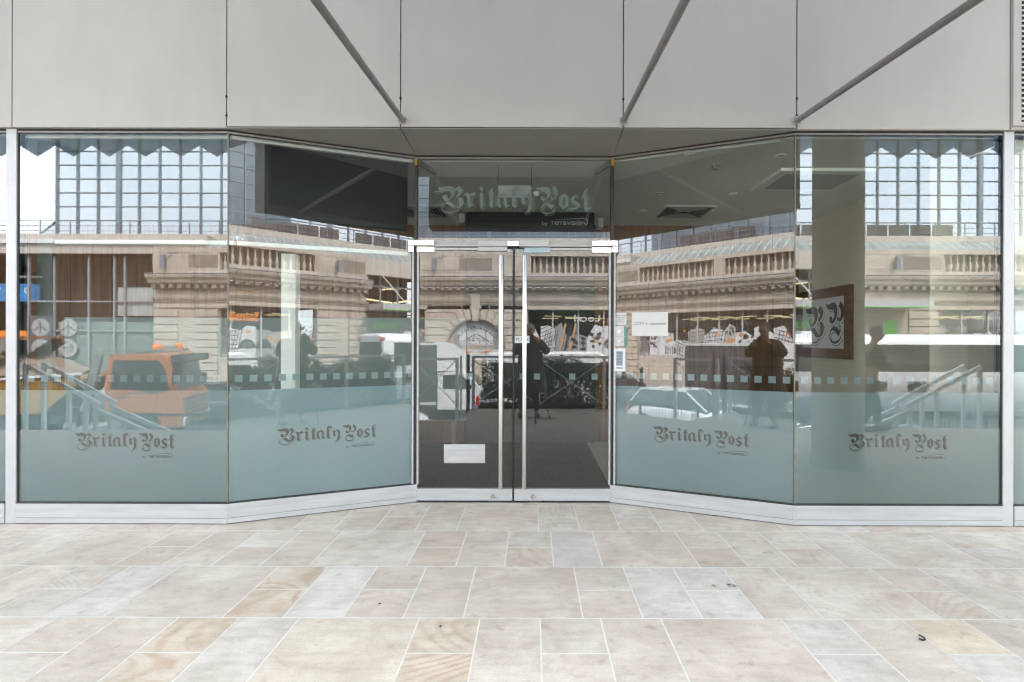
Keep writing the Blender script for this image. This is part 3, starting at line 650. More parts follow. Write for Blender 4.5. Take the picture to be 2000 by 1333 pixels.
# the two door leaves
for side, (a, b) in ((-1, (814.5, 1001.5)), (1, (1005, 1193.5))):
    xa, xb = fx(a), fx(b)
    o, P, d, n = pane('door_leaf', (xa, YF), (xb, YF), .11, 2.40, trim0=0.003, trim1=.003)
    o['label'] = 'left glass door leaf with the letter slot' if side < 0 else 'right glass door leaf with the push plate'
    mb = MB(); mb.box(xa, xb, YF - .022, YF + .034, .018, .128, M['alu']); mb.build('kick_rail', o, bevel=.003)
    mb = MB(); lx = fx(964 if side < 0 else 1041); mb.lathe([(.021, 0), (.021, -.010), (.017, -.016)], (lx, YF - .022, .062), M['steel'], 20, 'Y'); mb.lathe([(.008, -.0165), (.008, -.018)], (lx, YF - .022, .062), M['brushed'], 12, 'Y'); mb.box(lx - .0012, lx + .0012, YF - .0412, YF - .0402, .056, .068, M['dark']); mb.build('lock', o)
    hx = fx(979 if side < 0 else 1024.5)
    mb = MB(); z0, z1 = fz(953) , fz(500); yh = YF - .062
    mb.lathe([(.002, z0 - .004), (.014, z0), (.0195, z0 + .012), (.0195, z1 - .012), (.014, z1), (.002, z1 + .004)], (hx, yh, 0), M['brushed'], 20)
    mb.build('handle', o)
    for zz in (z0 + .22, z1 - .22):
        pass
    mb = MB()
    for zz in (z0 + .16, z1 - .16): mb.tube((hx, yh + .015, zz), (hx, YF - .001, zz), .012, M['brushed'], 12)
    mb.lathe([(.0195, z0), (.0195, z1)], (hx, YF + .07, 0), M['dark'], 14); mb.build('handle_fixing', o)
    mb = MB()
    if side < 0: mb.box(xa + .002, fx(849), YF - .03, YF + .03, fz(494.5), fz(484), M['steel']); mb.box(fx(934), fx(990), YF - .03, YF + .03, fz(491.5), fz(483.6), M['frame'])
    else: mb.box(fx(1155), xb - .002, YF - .03, YF + .03, fz(494.5), fz(484), M['steel']); mb.box(fx(1024), fx(1073), YF - .03, YF + .03, fz(494), fz(485), M['film'])
    mb.box(fx(849) if side < 0 else fx(1073), fx(934) if side < 0 else fx(1155), YF - .024, YF + .024, fz(490), fz(485.5), M['frame'])
    mb.build('top_rail', o)
    for px in ((911, ) if side < 0 else (1015, 1043, 1112, 1156)):
        mb = MB(); mb.flat([(0, 0), (.058, 0), (.058, .058), (0, .058)], (fx(px), YF + .0145, fz(742)), (1, 0, 0), (0, 0, 1), M['film'])
        mb.build('frosted_square', o, recalc=False)
    if side < 0:
        mb = MB(); mb.box(fx(868), fx(948), YF - .010, YF - .0005, fz(905), fz(868.5), M['frame']); mb.box(fx(876), fx(940), YF - .0125, YF - .0102, fz(902), fz(877), M['alu'])
        mb.box(fx(878), fx(938), YF - .018, YF - .0127, fz(902.5), fz(898.5), M['frame']); mb.build('letter_plate', o, bevel=.002)
    else:
        mb = MB(); mb.box(fx(1005.5), fx(1034), YF - .0022, YF - .0006, fz(670.5), fz(656.5), M['exit']); put_text(mb, 'PUSH', M['ink'], (fx(1019.7), YF - .003, fz(663.6)), (1, 0, 0), (0, 0, 1), width=.118, height=.036)
        mb.build('push_plate', o)
    for q in (fx(968), fx(1048)):
        if (q < fx(1003)) == (side < 0):
            mb = MB(); mb.box(q - .06, q + .06, YF - .02, YF + .02, .0015, .006, M['brushed']); mb.build('floor_socket', o)
mb = MB(); mb.box(X2L, X2R, YF - .03, YF + .1, .001, .0045, M['strut']); mb.build('threshold', shop)
mb = MB(); mb.box(fx(1002), fx(1004.6), YF + .002, YF + .012, .02, 2.41, M['seal']); mb.build('door_gap_seal', shop)

# notices and entry devices on the right angled pane
def on_pane(key, px, py, off):
    p0, p1 = segs[key]; P = Vector((*p0, 0)); d = (Vector((*p1, 0)) - P).normalized(); n = Vector((-d.y, d.x, 0)); n = n if n.y > 0 else -n
    t = (px - 1040) / 1040.0; s = (t * P.y - P.x) / (d.x - t * d.y); q = P + d * s
    return q - n * off + Vector((0, 0, CZ + (662 + (px - 1040) * .0028 - py) / 1040 * q.y)), d, n
def plate(mb, px0, px1, py0, py1, th, m, off=.001):
    a, d, n = on_pane('slant_right', px0, py1, off); b, _, _ = on_pane('slant_right', px1, py1, off); c, _, _ = on_pane('slant_right', px0, py0, off)
    w = (b - a).length; w = math.hypot((b - a).x, (b - a).y); h = c.z - a.z
    mb.prism([(0, 0), (w, 0), (w, h), (0, h)], a, d, (0, 0, 1), -n, th, m); return a, d, n, w, h
mb = MB(); a, d, n, w, h = plate(mb, 1234, 1304.5, 611, 657, .001, M['paper']); put_text(mb, 'CCTV in operation', M['ink'], a + d * w * .5 + Vector((0, 0, h * .51)) - n * .0016, d, (0, 0, 1), width=w * .885)
tag(mb.build('notice', recalc=False), 'large white paper notice reading CCTV in operation taped to the angled pane', 'notice')
mb = MB(); a, d, n, w, h = plate(mb, 1202, 1223.5, 611.5, 635, .001, M['paper'])
for k, s in enumerate(('Please press', 'buzzer and', 'wait for', 'assistance')):
    put_text(mb, s, M['ink'], a + d * w * .5 + Vector((0, 0, h * (.76 - .17 * k))) - n * .0016, d, (0, 0, 1), width=w * (.85, .72, .5, .66)[k])
tag(mb.build('notice', recalc=False), 'small white printed note above the buzzer plate', 'notice')
for k, (y0, y1, lb) in enumerate(((637.5, 657.5, 'upper square steel switch plate with a key hole'), (658, 676.5, 'lower square steel plate with a round push button'))):
    e = empty('entry_switch', lb, 'switch')
    mb = MB(); a, d, n, w, h = plate(mb, 1200.5, 1219.5, y0, y1, .014, M['frame']); mb.build('plate', e, bevel=.001, recalc=True)
    mb = MB(); c = a + d * w * .5 + Vector((0, 0, h * .5)) - n * .0145
    mb.tube(c, c - n * .004, .013 if k == 0 else .011, M['brushed' if k == 0 else 'exit'], 16)
    mb.tube(c - n * .0041, c - n * .0045, .005, M['dark' if k == 0 else 'exit'], 10)
    for s in (-1, 1): q = c + d * .034 * s; mb.tube(q, q - n * .0015, .003, M['dark'], 8)
    mb.build('button', e)
    mb = MB(); plate(mb, 1219.6, 1225, y0 + 1, y1, .0125, M['gedge']); mb.build('spacer', e)
e = empty('intercom', 'white framed entry intercom panel with dark louvred speaker below the switches', 'intercom')
mb = MB(); a, d, n, w, h = plate(mb, 1200.5, 1222.5, 681, 725.5, .022, M['exit']); mb.build('case', e, bevel=.003)
mb = MB(); a, d, n, w, h = plate(mb, 1205, 1217.5, 686, 714.5, .001, M['mull'], .0232)
for k in range(9): plate(mb, 1205.5, 1217, 688 + k * 2.9, 688.8 + k * 2.9, .002, M['dark'], .0245)
plate(mb, 1205, 1217.5, 718, 719.8, .001, M['dark'], .0232); mb.build('speaker_grille', e)

# ---------------- interior
inn = shop
ZC = 3.252
mb = MB(); mb.box(-1.25, .815, 5.12, 8.05, -.004, .0015, M['carpet']); struct(mb.build('carpet'))
mb = MB(); mb.box(-9, -1.2505, 5.15, 8.05, -.005, .001, M['carpet']); mb.box(.8155, 4.15, 5.15, 8.05, -.005, .001, M['palefloor'])
mb.box(-9, X1L, 4.56, 5.1495, -.005, .001, M['palefloor']); mb.box(X1R, 4.15, 4.56, 5.1495, -.005, .001, M['palefloor']); struct(mb.build('shop_floor'))
mb = MB(); mb.box(-9, X1L + .06, YN + .07, 8.05, ZC, ZC + .05, M['ceiling']); mb.box(X1R - .06, 4.05, YN + .07, 8.05, ZC, ZC + .05, M['ceiling'])
polyslab(mb, [(X1L + .06, YN + .14), (X2L - .02, YF + .08), (X2R + .02, YF + .08), (X1R - .06, YN + .14), (X1R - .06, 8.05), (X1L + .06, 8.05)], ZC, ZC + .05, M['ceiling'])
mb.build('ceiling', shop)
mb = MB(); mb.box(-9, 4.02, 8.0, 8.1, 0, ZC, M['walnut'])
x = -8.8
while x < 4: mb.box(x, x + .006, 7.996, 8.0, 0, ZC, M['dark']); x += .62
mb.box(-9, 4.0, 7.99, 7.999, 1.13, 1.138, M['dark']); mb.box(-9, 4, 7.99, 7.999, 1.66, 1.666, M['dark'])
mb.build('back_wall', shop)
mb = MB(); mb.box(-1.0, .93, 7.93, 7.985, .002, ZC - .002, M['darkrecess']); mb.build('dark_opening_panel', shop)  # panel for a dark opening; its shade is put into the colour
mb = MB(); mb.box(4.0, 4.1, 5.6, 8.0, 0, ZC, M['wallbeige']); mb.box(4.09, 4.2, YN + .08, 5.0, 0, ZC, M['creamwall']); mb.box(3.73, 4.2, 5.0, 5.6, 0, ZC, M['wallbeige']); mb.box(-9.1, -9, YN, 8, 0, ZC, M['walnut'])
mb.build('side_wall', shop)
mb = MB(); mb.box(4.2, 14, 7.0, 7.1, 0, ZC, M['counter']); mb.box(4.2, 14, YN + .07, 7.0, ZC, ZC + .05, M['ceiling']); mb.box(-14, -9.1, 7.0, 7.1, 0, ZC, M['counter']); mb.box(-14, -9.1, YN, 7.0, ZC, ZC + .05, M['ceiling']); mb.build('neighbour_bay', shop)
# ceiling fittings
def ipos(px, py, z): D = 1040 * (z - CZ) / (662 - py); return (px - 1040) / 1040 * D, D
for k, (px, py) in enumerate(((1346, 303), (1524, 303), (1288, 377), (1432, 378), (1256, 411), (1386, 412), (855, 377), (877, 423), (985, 410), (1115, 410), (700, 411), (620, 377))):
    X, Y = ipos(px, py, ZC)
    mb = MB(); mb.lathe([(.052, 0), (.052, -.006), (.036, -.007), (.034, .0)], (X, Y, ZC), M['trim'], 18); mb.lathe([(.033, -.001), (.02, -.004)], (X, Y, ZC), M['downglow'], 14); mb.build('downlight', shop)
for px0, px1, py0, py1 in ((1282, 1382, 422, 401.5), (790, 862, 422, 401.5)):
    Xa, Ya = ipos(px0, py0, ZC); Xb, _ = ipos((px1 * 2 + px0) / 3 if 0 else px1 - 18, py0, ZC); Yb = 1040 * (ZC - CZ) / (662 - py1)
    Yf, Yn = max(Ya, Yb), min(Ya, Yb); Yn = Yf - .55; Xb = Xa + .6
    mb = MB(); mb.box(Xa - .04, Xb + .04, Yn - .04, Yf + .04, ZC - .008, ZC - .001, M['trim'])
    mb.box(Xa, Xb, Yn, Yf, ZC - .010, ZC - .008, M['dark'])
    cx, cy = (Xa + Xb) / 2, (Yn + Yf) / 2
    for q in range(6):
        r = .29 - q * .045
        for (ax, ay, bx, by) in ((-r, -r, r, -r), (r, -r, r, r), (r, r, -r, r), (-r, r, -r, -r)):
            mb.bar((cx + ax, cy + ay, ZC - .016), (cx + bx, cy + by, ZC - .016), .018, .012, M['vent'])
    mb.build('ceiling_vent', shop)
mb = MB(); X, Y = ipos(1560, 345, ZC); X0, Yn = 2.62, 5.05
Xa, Ya = ipos(1465, 368, ZC); Yc = 1040 * (ZC - CZ) / (662 - 327)
mb.box(Xa, Xa + .95, Yc, Ya, ZC - .03, ZC - .001, M['trim']); mb.box(Xa + .1, Xa + .85, Yc + .1, Ya - .1, ZC - .034, ZC - .03, M['lightgrey']); mb.build('ceiling_cassette', shop, bevel=.006)
mb = MB(); X, Y = ipos(1395, 322, ZC); mb.lathe([(.035, 0), (.03, -.012), (.010, -.016), (.010, -.04), (.02, -.042), (.02, -.046)], (X, Y, ZC), M['brushed'], 14); mb.build('sprinkler_head', shop)
mb = MB(); X = (1044 - 1040) / 1040 * 6.4; mb.lathe([(.045, 0), (.045, -.02), (.03, -.035), (.03, -.05)], (X + .02, 6.2, ZC), M['trim'], 16); mb.build('smoke_detector', shop)
mb = MB(); mb.box(XML1, X1L - .02, YN + .06, YN + .10, ZT - .022, ZT + .004, M['trim']); strip(mb, (X1L, YN), (X2L, YF), ZT - .022, ZT + .004, .06, .04, M['trim'], -.02); mb.build('blind_rail', shop)
mb = MB(); z = CZ + 190 * YN / 1040; mb.box(XML1 + .2, X1L - .02, YN + .12, YN + .15, z - .012, z + .022, M['trim']); strip(mb, (X1L, YN), (X2L, YF), z - .012, z + .022, .12, .03, M['trim'], -.05); mb.build('display_rail', shop)
mb = MB(); mb.box(-2.38, -2.245, 5.04, 5.14, 0, z - .013, M['trim']); mb.build('display_post', shop)
mb = MB(); mb.box(-4.30, -4.17, 4.62, 4.66, 0, ZC, M['postgrey']); mb.build('display_post', shop)
# things in the room
e = empty('reception_screen', 'long pale counter front standing behind the left panes', 'counter')
mb = MB(); mb.box(-5.8, -.825, 6.6, 6.66, .53, 1.80, M['counter']); mb.build('panel', e)
for x in (-5.6, -3.3, -1.0): mb = MB(); mb.box(x, x + .05, 6.6, 6.65, 0, .53, M['grey']); mb.build('leg', e)
e = empty('blackout_screen', 'big dark framed screen hung behind the left angled pane', 'screen')
_P = Vector((*segs['slant_left'][0], 0)); _d = (Vector((*segs['slant_left'][1], 0)) - _P).normalized(); _n = Vector((-_d.y, _d.x, 0))
def _sb(mb, s0, s1, z0, z1, off, th, m): mb.prism([(s0, z0), (s1, z0), (s1, z1), (s0, z1)], _P + _n * off, _d, (0, 0, 1), _n, th, m)
s0, s1, z0, z1 = .262, 1.50, 2.60, ZC - .01
mb = MB(); _sb(mb, s0 + .05, s1, z0 + .045, z1, .135, .05, M['screendark']); mb.build('face', e, recalc=False)
mb = MB(); _sb(mb, s0, s0 + .05, z0, z1, .125, .07, M['boxdark']); _sb(mb, s0 + .05, s1, z0, z0 + .045, .125, .07, M['boxdark']); mb.build('frame', e, recalc=False)
e = empty('wall_screen', 'long black screen mounted across the back wall over the dark opening', 'screen')
mb = MB(); D = 7.12; mb.box((910 - 1040) / 1040 * D, (1160 - 1040) / 1040 * D, D, D + .06, CZ + (662 - 495) / 1040 * D, ZC - .01, M['tvblack']); mb.build('display', e, bevel=.006)
mb = MB(); mb.bar((-.3, D + .07, 3.0), (-.3, 7.98, 3.0), .1, .1, M['dark']); mb.build('bracket', e)
e = empty('hanging_sign', 'white two part sign plate hanging on thin wires from the ceiling', 'sign')
D = 5.25; xa, xb = (972 - 1040) / 1040 * D, (1037 - 1040) / 1040 * D; za, zb = CZ + (662 - 387) / 1040 * D, CZ + (662 - 363) / 1040 * D
mb = MB(); mb.box(xa, xb, D, D + .03, za, zb, M['exit']); mb.box(xa + .012, (xa + xb) / 2 - .004, D - .004, D - .001, za + .012, zb - .012, M['lightgrey']); mb.box((xa + xb) / 2 + .004, xb - .012, D - .004, D - .001, za + .012, zb - .012, M['lightgrey']); mb.build('plate', e)
mb = MB()
for x in (xa, xb): mb.tube((x, D + .015, zb), (x, D + .015, ZC), .0025, M['dark'], 6)
mb.build('wire', e)
for k, (px, py, lb) in enumerate(((903, 428, 'cream security camera left of the black wall screen'), (1171, 436, 'white security camera right of the black wall screen'))):
    e = empty('security_camera', lb, 'camera'); D = 7.0; X = (px - 1040) / 1040 * D; Z = CZ + (662 - py) / 1040 * D
    mb = MB(); mb.box(X - .04, X + .04, D - .1, D + .1, Z - .07, Z + .05, M['exit']); mb.build('housing', e, bevel=.01)
    mb = MB(); mb.bar((X, D + .05, Z + .05), (X, D + .05, ZC - .002), .03, .03, M['lightgrey']); mb.build('bracket', e)
e = empty('framed_picture', 'wood framed poster with two blackletter initials on the beige side wall', 'picture')
mb = MB(); xw = 3.995; ya, yb, za, zb = 6.62, 8.0 - .06, 1.30, 2.24; fw = .13
for (y0, y1, z0, z1) in ((ya, yb, zb - fw, zb), (ya, yb, za, za + fw), (ya, ya + fw, za + fw, zb - fw), (yb - fw, yb, za + fw, zb - fw)): mb.box(xw - .05, xw - .001, y0, y1, z0, z1, M['framewood'])
mb.build('frame', e)
mb = MB(); mb.box(xw - .03, xw - .002, ya + fw, yb - fw, za + fw, zb - fw, M['printwhite']); mb.build('print', e)
mb = MB(); s = .0016
blackletter(mb, 'B', M['ink'], (xw - .0315, yb - fw - .08, za + fw + .06), (0, -1, 0), (0, 0, 1), s, x0=52, y0=410, N=(-1, 0, 0), squeeze=.95)
blackletter(mb, 'P', M['ink'], (xw - .0315, yb - fw - .60, za + fw + .06), (0, -1, 0), (0, 0, 1), s, x0=1252, y0=430, N=(-1, 0, 0), squeeze=1.0)
mb.build('initials', e, recalc=False)

# ================================================================= CANOPY, RODS, SIGN BOX, COLUMN
can = empty('canopy', 'dark fascia box and saw toothed glass canopy carried on grey rods', 'canopy')
for x in (-1.078, .748, 2.176):
    mb = MB(); za = 3.352
    mb.tube((x, YN - .06, za), (x, 2.30, za - .155), .0235, M['strut'], 20); o = mb.build('support_rod', can)
    mb = MB(); mb.lathe([(.038, 0), (.038, -.008), (.035, -.01)], (x, YN - .0455, za), M['flange'], 24, 'Y'); mb.lathe([(.02, -.01), (.026, -.03), (.02, -.045)], (x, YN - .046, za), M['flange'], 16, 'Y')
    for t in range(6): mb.lathe([(.0035, -.01), (.0035, -.014)], (x + .031 * math.cos(t * 1.047 + .3), YN - .0455, za + .031 * math.sin(t * 1.047 + .3)), M['dark'], 8, 'Y')
    mb.build('flange', o)
mb = MB(); mb.box(-1.52, 3.3, 2.02, 2.30, 3.17, 4.75, M['boxdark']); mb.box(-1.52, 3.3, 2.30, 2.312, 3.17, 3.24, M['soffit']); mb.box(-1.52, -1.46, 2.30, 2.312, 3.24, 4.75, M['soffit']); mb.build('fascia_box', can)
mb = MB(); P = .6198; x = -8.55 - 9 * P
while x < 14:
    mb.prism([(x - P / 2 + .004, 4.86), (x, 4.67), (x + P / 2 - .004, 4.86), (x + P / 2 - .004, 5.7), (x - P / 2 + .004, 5.7)], (0, -.30, 0), (1, 0, 0), (0, 0, 1), (0, -1, 0), .012, M['tintglass']); x += P
mb.build('toothed_glass_edge', can)
mb = MB(); mb.box(-14, 14, -.36, YN - .05, 5.7, 5.78, M['canopyroof'])
for x in (-12, -8, -4, 0, 4, 8, 12): mb.box(x - .05, x + .05, -.28, YN - .05, 5.5, 5.7, M['strut'])
mb.build('canopy_roof', can)
col = empty('round_column', 'round cream column holding up the canopy in front of the right panes', 'column')
mb = MB(); mb.lathe([(.285, .12), (.285, 5.5)], (3.76, 2.32, 0), M['colpaint'], 40); mb.build('shaft', col)
mb = MB(); mb.lathe([(.31, 0), (.31, .11), (.29, .12)], (3.76, 2.32, 0), M['vent'], 40); mb.build('base', col)

# ================================================================= TERRACE EDGE: RAILING, HEDGE, STAIRS
rl = empty('terrace_railing', 'grey steel railing with crossed tie rods in front of the hedge', 'railing')
yr = -1.62
xs = [-1.3, .14, 1.58, 3.02]
for x in xs: mb = MB(); mb.box(x - .03, x + .03, yr - .03, yr + .03, 0, 1.12, M['rail']); mb.build('post', rl)
mb = MB(); mb.box(xs[0] - .03, xs[-1] + .03, yr - .04, yr + .04, 1.121, 1.17, M['rail']); mb.build('top_rail', rl)
for a, b in zip(xs, xs[1:]):
    mb = MB(); mb.tube((a + .03, yr, .12), (b - .03, yr, 1.06), .011, M['rail'], 8); mb.tube((a + .03, yr + .03, 1.06), (b - .03, yr + .03, .12), .011, M['rail'], 8); mb.build('tie_rod', rl)
ga = empty('terrace_gate', 'narrow steel gate frame beside the left end of the railing', 'gate')
mb = MB()
for x in (-2.70, -1.68): mb.box(x - .035, x + .035, -1.84, -1.77, ROAD, 1.12, M['rail'])
mb.box(-2.665, -1.715, -1.83, -1.78, 1.06, 1.12, M['rail']); mb.build('frame', ga)
mb = MB(); mb.tube((-2.66, -1.805, .1), (-1.72, -1.805, 1.05), .012, M['rail'], 8); mb.tube((-2.66, -1.775, 1.05), (-1.72, -1.775, .1), .012, M['rail'], 8); mb.build('tie_rod', ga)
mb = MB(); mb.box(-1.45, -1.38, -1.66, -1.58, -.2, 1.2, M['mull']); mb.box(-1.56, -1.52, -1.4, -1.36, 0 - 1.2, 1.17, M['brushed']); mb.build('gate_post', ga)
# hedge
hd = empty('hedge', 'clipped dark green leafy hedge growing behind the railing', 'hedge', loc=(0, 0, 0))
mb = MB(); mb.box(-1.2, 2.95, -2.32, -1.72, -.003, .06, M['soil']); struct(mb.build('planter_bed'))
mb = MB()
for i in range(30000):
    x = rnd.uniform(-1.15, 2.95); h = 1.02 + .10 * math.sin(x * 3.1) + .06 * math.sin(x * 7.7 + 1)
    y = rnd.uniform(-2.32, -1.70); z = rnd.random() ** .8 * h
    dn = math.sin(x * 9) * math.sin(z * 8 + x * 4) + .6 * math.sin(y * 17 + x * 5)
    if dn < -.8 or (x < -.5 and rnd.random() < .45) or z < .1: continue
    if z > h - .12 and rnd.random() < .5: z += rnd.uniform(0, .1)
    s = rnd.uniform(.016, .034); u = Vector((rnd.gauss(0, 1), rnd.gauss(0, 1), rnd.gauss(0, 1))).normalized(); v = u.orthogonal().normalized() * s * .55; u *= s; c = Vector((x, y, z))
    mb.add([c - u, c + v, c + u, c - v], [(0, 1, 2, 3)], M['leaf'])
mb.build('foliage', hd, recalc=False)
mb = MB()
for i in range(70):
    x, y = rnd.uniform(-1.1, 2.9), rnd.uniform(-2.25, -1.78); p = Vector((x, y, .05)); q = p + Vector((rnd.uniform(-.15, .15), rnd.uniform(-.05, .05), .5)); r = q + Vector((rnd.uniform(-.2, .2), rnd.uniform(-.05, .05), rnd.uniform(.35, .62)))
    mb.tube(p, q, .008, M['stem'], 5, .006); mb.tube(q, r, .006, M['stem'], 5, .002)
mb.build('stems', hd)
# stairs down to the street with handrails (both sides)
for sgn, x0, lb in ((1, -8.87, 'white double handrail stepping down at the left of the terrace'), (-1, 7.9, 'white double handrail stepping down at the right of the terrace')):
    e = empty('stair_handrail', lb, 'handrail'); 
    for ya, yy in ((-.50 if sgn < 0 else -.42, 0), (-.85 if sgn < 0 else -.77, 1)):
        mb = MB(); X = lambda d_: x0 + sgn * d_
        pts = [((X(0), 1.08), (X(1.32), .37)), ((X(1.22), .30), (X(2.3), -.16)), ((X(2.3), -.16), (X(3.3), -.7))]
        for (xa, za), (xb, zb) in pts: mb.bar((xa, ya, za), (xb, ya, zb), .05, .07, M['railwhite'])
        mb.build('rail', e)
        for dx, zt in ((.02, 1.05), (1.25, .38), (.78, .64), (2.0, -.05), (1.5, .15)):
            mb = MB(); mb.box(X(dx) - .03, X(dx) + .03, ya - .026, ya + .026, -1.2, zt, M['railwhite']); mb.build('post', e)
    mb = MB()
    for k in range(10): xa, xb = sorted((x0 + sgn * (.3 + k * .3), x0 + sgn * (.6 + k * .3))); mb.box(xa, xb, -1.8, -.45, ROAD + .02, -.15 - k * .15, M['kerb'])
    struct(mb.build('steps'))
# street guard rails
def guard(x0, x1, y, lb):
    e = empty('guard_rail', lb, 'guard rail')
    mb = MB(); mb.box(x0, x1, y - .02, y + .02, -.52, -.46, M['plastic']); mb.box(x0, x1, y - .02, y + .02, -1.45, -1.41, M['plastic']); mb.build('rail', e)
    mb = MB(); x = x0 + .1
    while x < x1: mb.tube((x, y, -1.41), (x, y, -.52), .008, M['plastic'], 6); x += .11
    mb.build('bars', e)
    x = x0
    while x <= x1 + .01: mb = MB(); mb.box(x - .025, x + .025, y - .025, y + .025, -1.6, -.44, M['plastic']); mb.build('post', e); x += 2.0
guard(-12, -4, -5.2, 'black pedestrian guard rail at the kerb left of the hedge'); guard(4, 14, -5.2, 'black pedestrian guard rail at the kerb right of the hedge')

# ================================================================= STATION BUILDING ACROSS THE STREET
YB = -26.0
st = empty('station_building', 'pale stone station front with cornice, balustrade, arched window and shop windows', 'building')
FAR = (-1, 0, 0)
def sx(px, c=1040.0): return (px - c) / 1040 * 36.05
stone, sdk, sj = M['stone'], M['stonedark'], M['stonejoint']
mb = MB()
# wall masses: plinth below windows, piers, spandrels
XL, XR = -24.7, 38.0
bays = [(-20.6, -7.3, 'window'), (-.35, 11.8, 'window'), (15.4, 21.3, 'entrance'), (26.5, 37, 'window')]
solid = [(-24.7, -20.6), (-7.3, -.35), (11.8, 15.4), (21.3, 26.5)]
ARX, ARR, ARZ = -3.85, 1.98, .85
for a, b in solid:
    if a == -7.3: continue
    mb.box(a, b, YB - .6, YB, ROAD, 3.5, stone)
# arch bay wall with a round headed opening
N = 20; top = 3.5
prev = None
arcp = [(ARX + ARR * math.cos(math.pi * i / N), ARZ + ARR * math.sin(math.pi * i / N)) for i in range(N + 1)]
for (xa, za), (xb, zb) in zip(arcp, arcp[1:]): mb.prism([(xa, za), (xa, top), (xb, top), (xb, zb)], (0, YB - .6, 0), (1, 0, 0), (0, 0, 1), (0, 1, 0), .6, stone)
mb.box(-7.3, ARX - ARR, YB - .6, YB, ROAD, top, stone); mb.box(ARX + ARR, -.35, YB - .6, YB, ROAD, top, stone); mb.box(ARX - ARR, ARX + ARR, YB - .6, YB, ROAD, .1, stone)
for a, b, k in bays:
    if k == 'window': mb.box(a, b, YB - .5, YB - .02, ROAD, .25, stone)
mb.box(XL, 15.4, YB - .6, YB - .002, 3.5, 5.0, stone); mb.box(21.3, XR, YB - .6, YB - .002, 3.5, 5.0, stone)
mb.build('wall', st)
# entablature
for (a, b) in ((XL - .1, 15.5), (21.2, XR)):
    mb = MB()
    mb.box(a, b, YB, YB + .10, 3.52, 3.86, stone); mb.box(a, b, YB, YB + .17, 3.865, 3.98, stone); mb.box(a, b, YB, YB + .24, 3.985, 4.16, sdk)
    mb.build('architrave', st)
    mb = MB(); x = a + .1
    while x < b - .3: mb.box(x, x + .26, YB, YB + .40, 4.80, 5.02, stone); x += .56
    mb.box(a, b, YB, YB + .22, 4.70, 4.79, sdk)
    mb.build('dentil_course', st)
    mb = MB(); mb.prism([(0, 5.03), (.45, 5.03), (.62, 5.12), (.66, 5.30), (.84, 5.42), (.9, 5.58), (.9, 5.62), (0, 5.70)], (a, YB, 0), (0, 1, 0), (0, 0, 1), (1, 0, 0), b - a, stone)
    mb.box(a, b, YB - .1, YB + .88, 5.66, 5.70, M['leadgrey']); mb.build('cornice', st)
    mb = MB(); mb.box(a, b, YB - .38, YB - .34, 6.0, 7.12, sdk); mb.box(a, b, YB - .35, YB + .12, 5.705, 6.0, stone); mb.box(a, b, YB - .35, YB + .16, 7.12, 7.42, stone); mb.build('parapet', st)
# parapet pedestals and balusters
peds = [(-24.8, -20.4), (-7.6, -.1), (11.6, 15.4), (21.3, 26.8), (-14.2, -13.4), (5.4, 6.0)]
for a, b in peds:
    mb = MB(); mb.box(a, b, YB - .33, YB + .14, 6.0, 7.12, stone)
    w = (b - a); n = max(1, round(w / 2.2))
    for i in range(n): xa = a + w * i / n + .15; xb = a + w * (i + 1) / n - .15; mb.box(xa, xb, YB + .14, YB + .17, 6.15, 6.98, sdk if i % 2 else stone)
    mb.build('parapet_pedestal', st)
prof = [(.09, 0), (.09, .08), (.06, .12), (.10, .30), (.115, .42), (.06, .62), (.04, .78), (.07, .86), (.055, .92), (.09, 1.0), (.09, 1.12)]
for (a, b) in ((-20.4, -14.2), (-13.4, -7.6), (-.1, 5.4), (6.0, 11.6), (26.8, 34)):
    mb = MB(); n = int((b - a) / .42)
    for i in range(n): mb.lathe(prof, (a + (i + .5) * (b - a) / n, YB - .08, 6.0), stone, 8)
    mb.build('balustrade', st)
# rusticated blocks on the piers (each pier: two block columns with a plain recess between)
for a, b in ((-24.7, -20.6), (11.8, 15.4), (21.3, 26.5)):
    w = b - a; mb = MB(); z = ROAD + .1
    while z < 3.4:
        for xa, xb in ((a - .02, a + w * .37), (b - w * .37, b + .02)): mb.box(xa, xb, YB, YB + .14, z + .03, min(z + .47, 3.5), stone)
        z += .5
    mb.build('rusticated_blocks', st, bevel=.015)
    mb = MB(); mb.box(a + w * .37, b - w * .37, YB, YB + .03, -.6, 3.1, M['stone']); mb.build('pier_recess', st)
mb = MB()
def AX(zx): return (zx / 8.33 + 800 - 1040) / 1040 * 36.05
def AZ(zy): return CZ + (662 - (zy / 8.33 + 560)) / 1040 * 36.05
J = [((910, 545), (840, 310)), ((815, 600), (735, 430)), ((725, 655), (640, 550)), ((655, 730), (580, 675)), ((625, 805), (560, 795))]
for s in (1, -1):
    def Q(zx, zy): x = AX(zx); return (x if s > 0 else 2 * ARX - x, AZ(zy))
    ed = 285
    for (p, q), (p2, q2) in zip(J, J[1:]):
        mb.prism([Q(p[0] - 5, p[1] + 6), Q(q[0] - 6, q[1] + 8), Q(ed, q[1] + 8), Q(ed, q2[1] - 6), Q(q2[0] + 4, q2[1] - 6), Q(p2[0] + 5, p2[1] - 4)], (0, YB, 0), (1, 0, 0), (0, 0, 1), (0, 1, 0), .10, stone)
    mb.prism([Q(1000, 545), Q(975, 312), Q(850, 312), Q(918, 548)], (0, YB, 0), (1, 0, 0), (0, 0, 1), (0, 1, 0), .10, stone)
    z = AZ(800)
    while z > ROAD + .4: xa, xb = Q(ed, 0)[0], ARX - s * (ARR + .08) if z < ARZ else ARX - s * 2.0; mb.box(min(xa, xb), max(xa, xb), YB, YB + .10, z - .46, z - .02, stone); z -= .5
mb.build('arch_voussoirs', st)
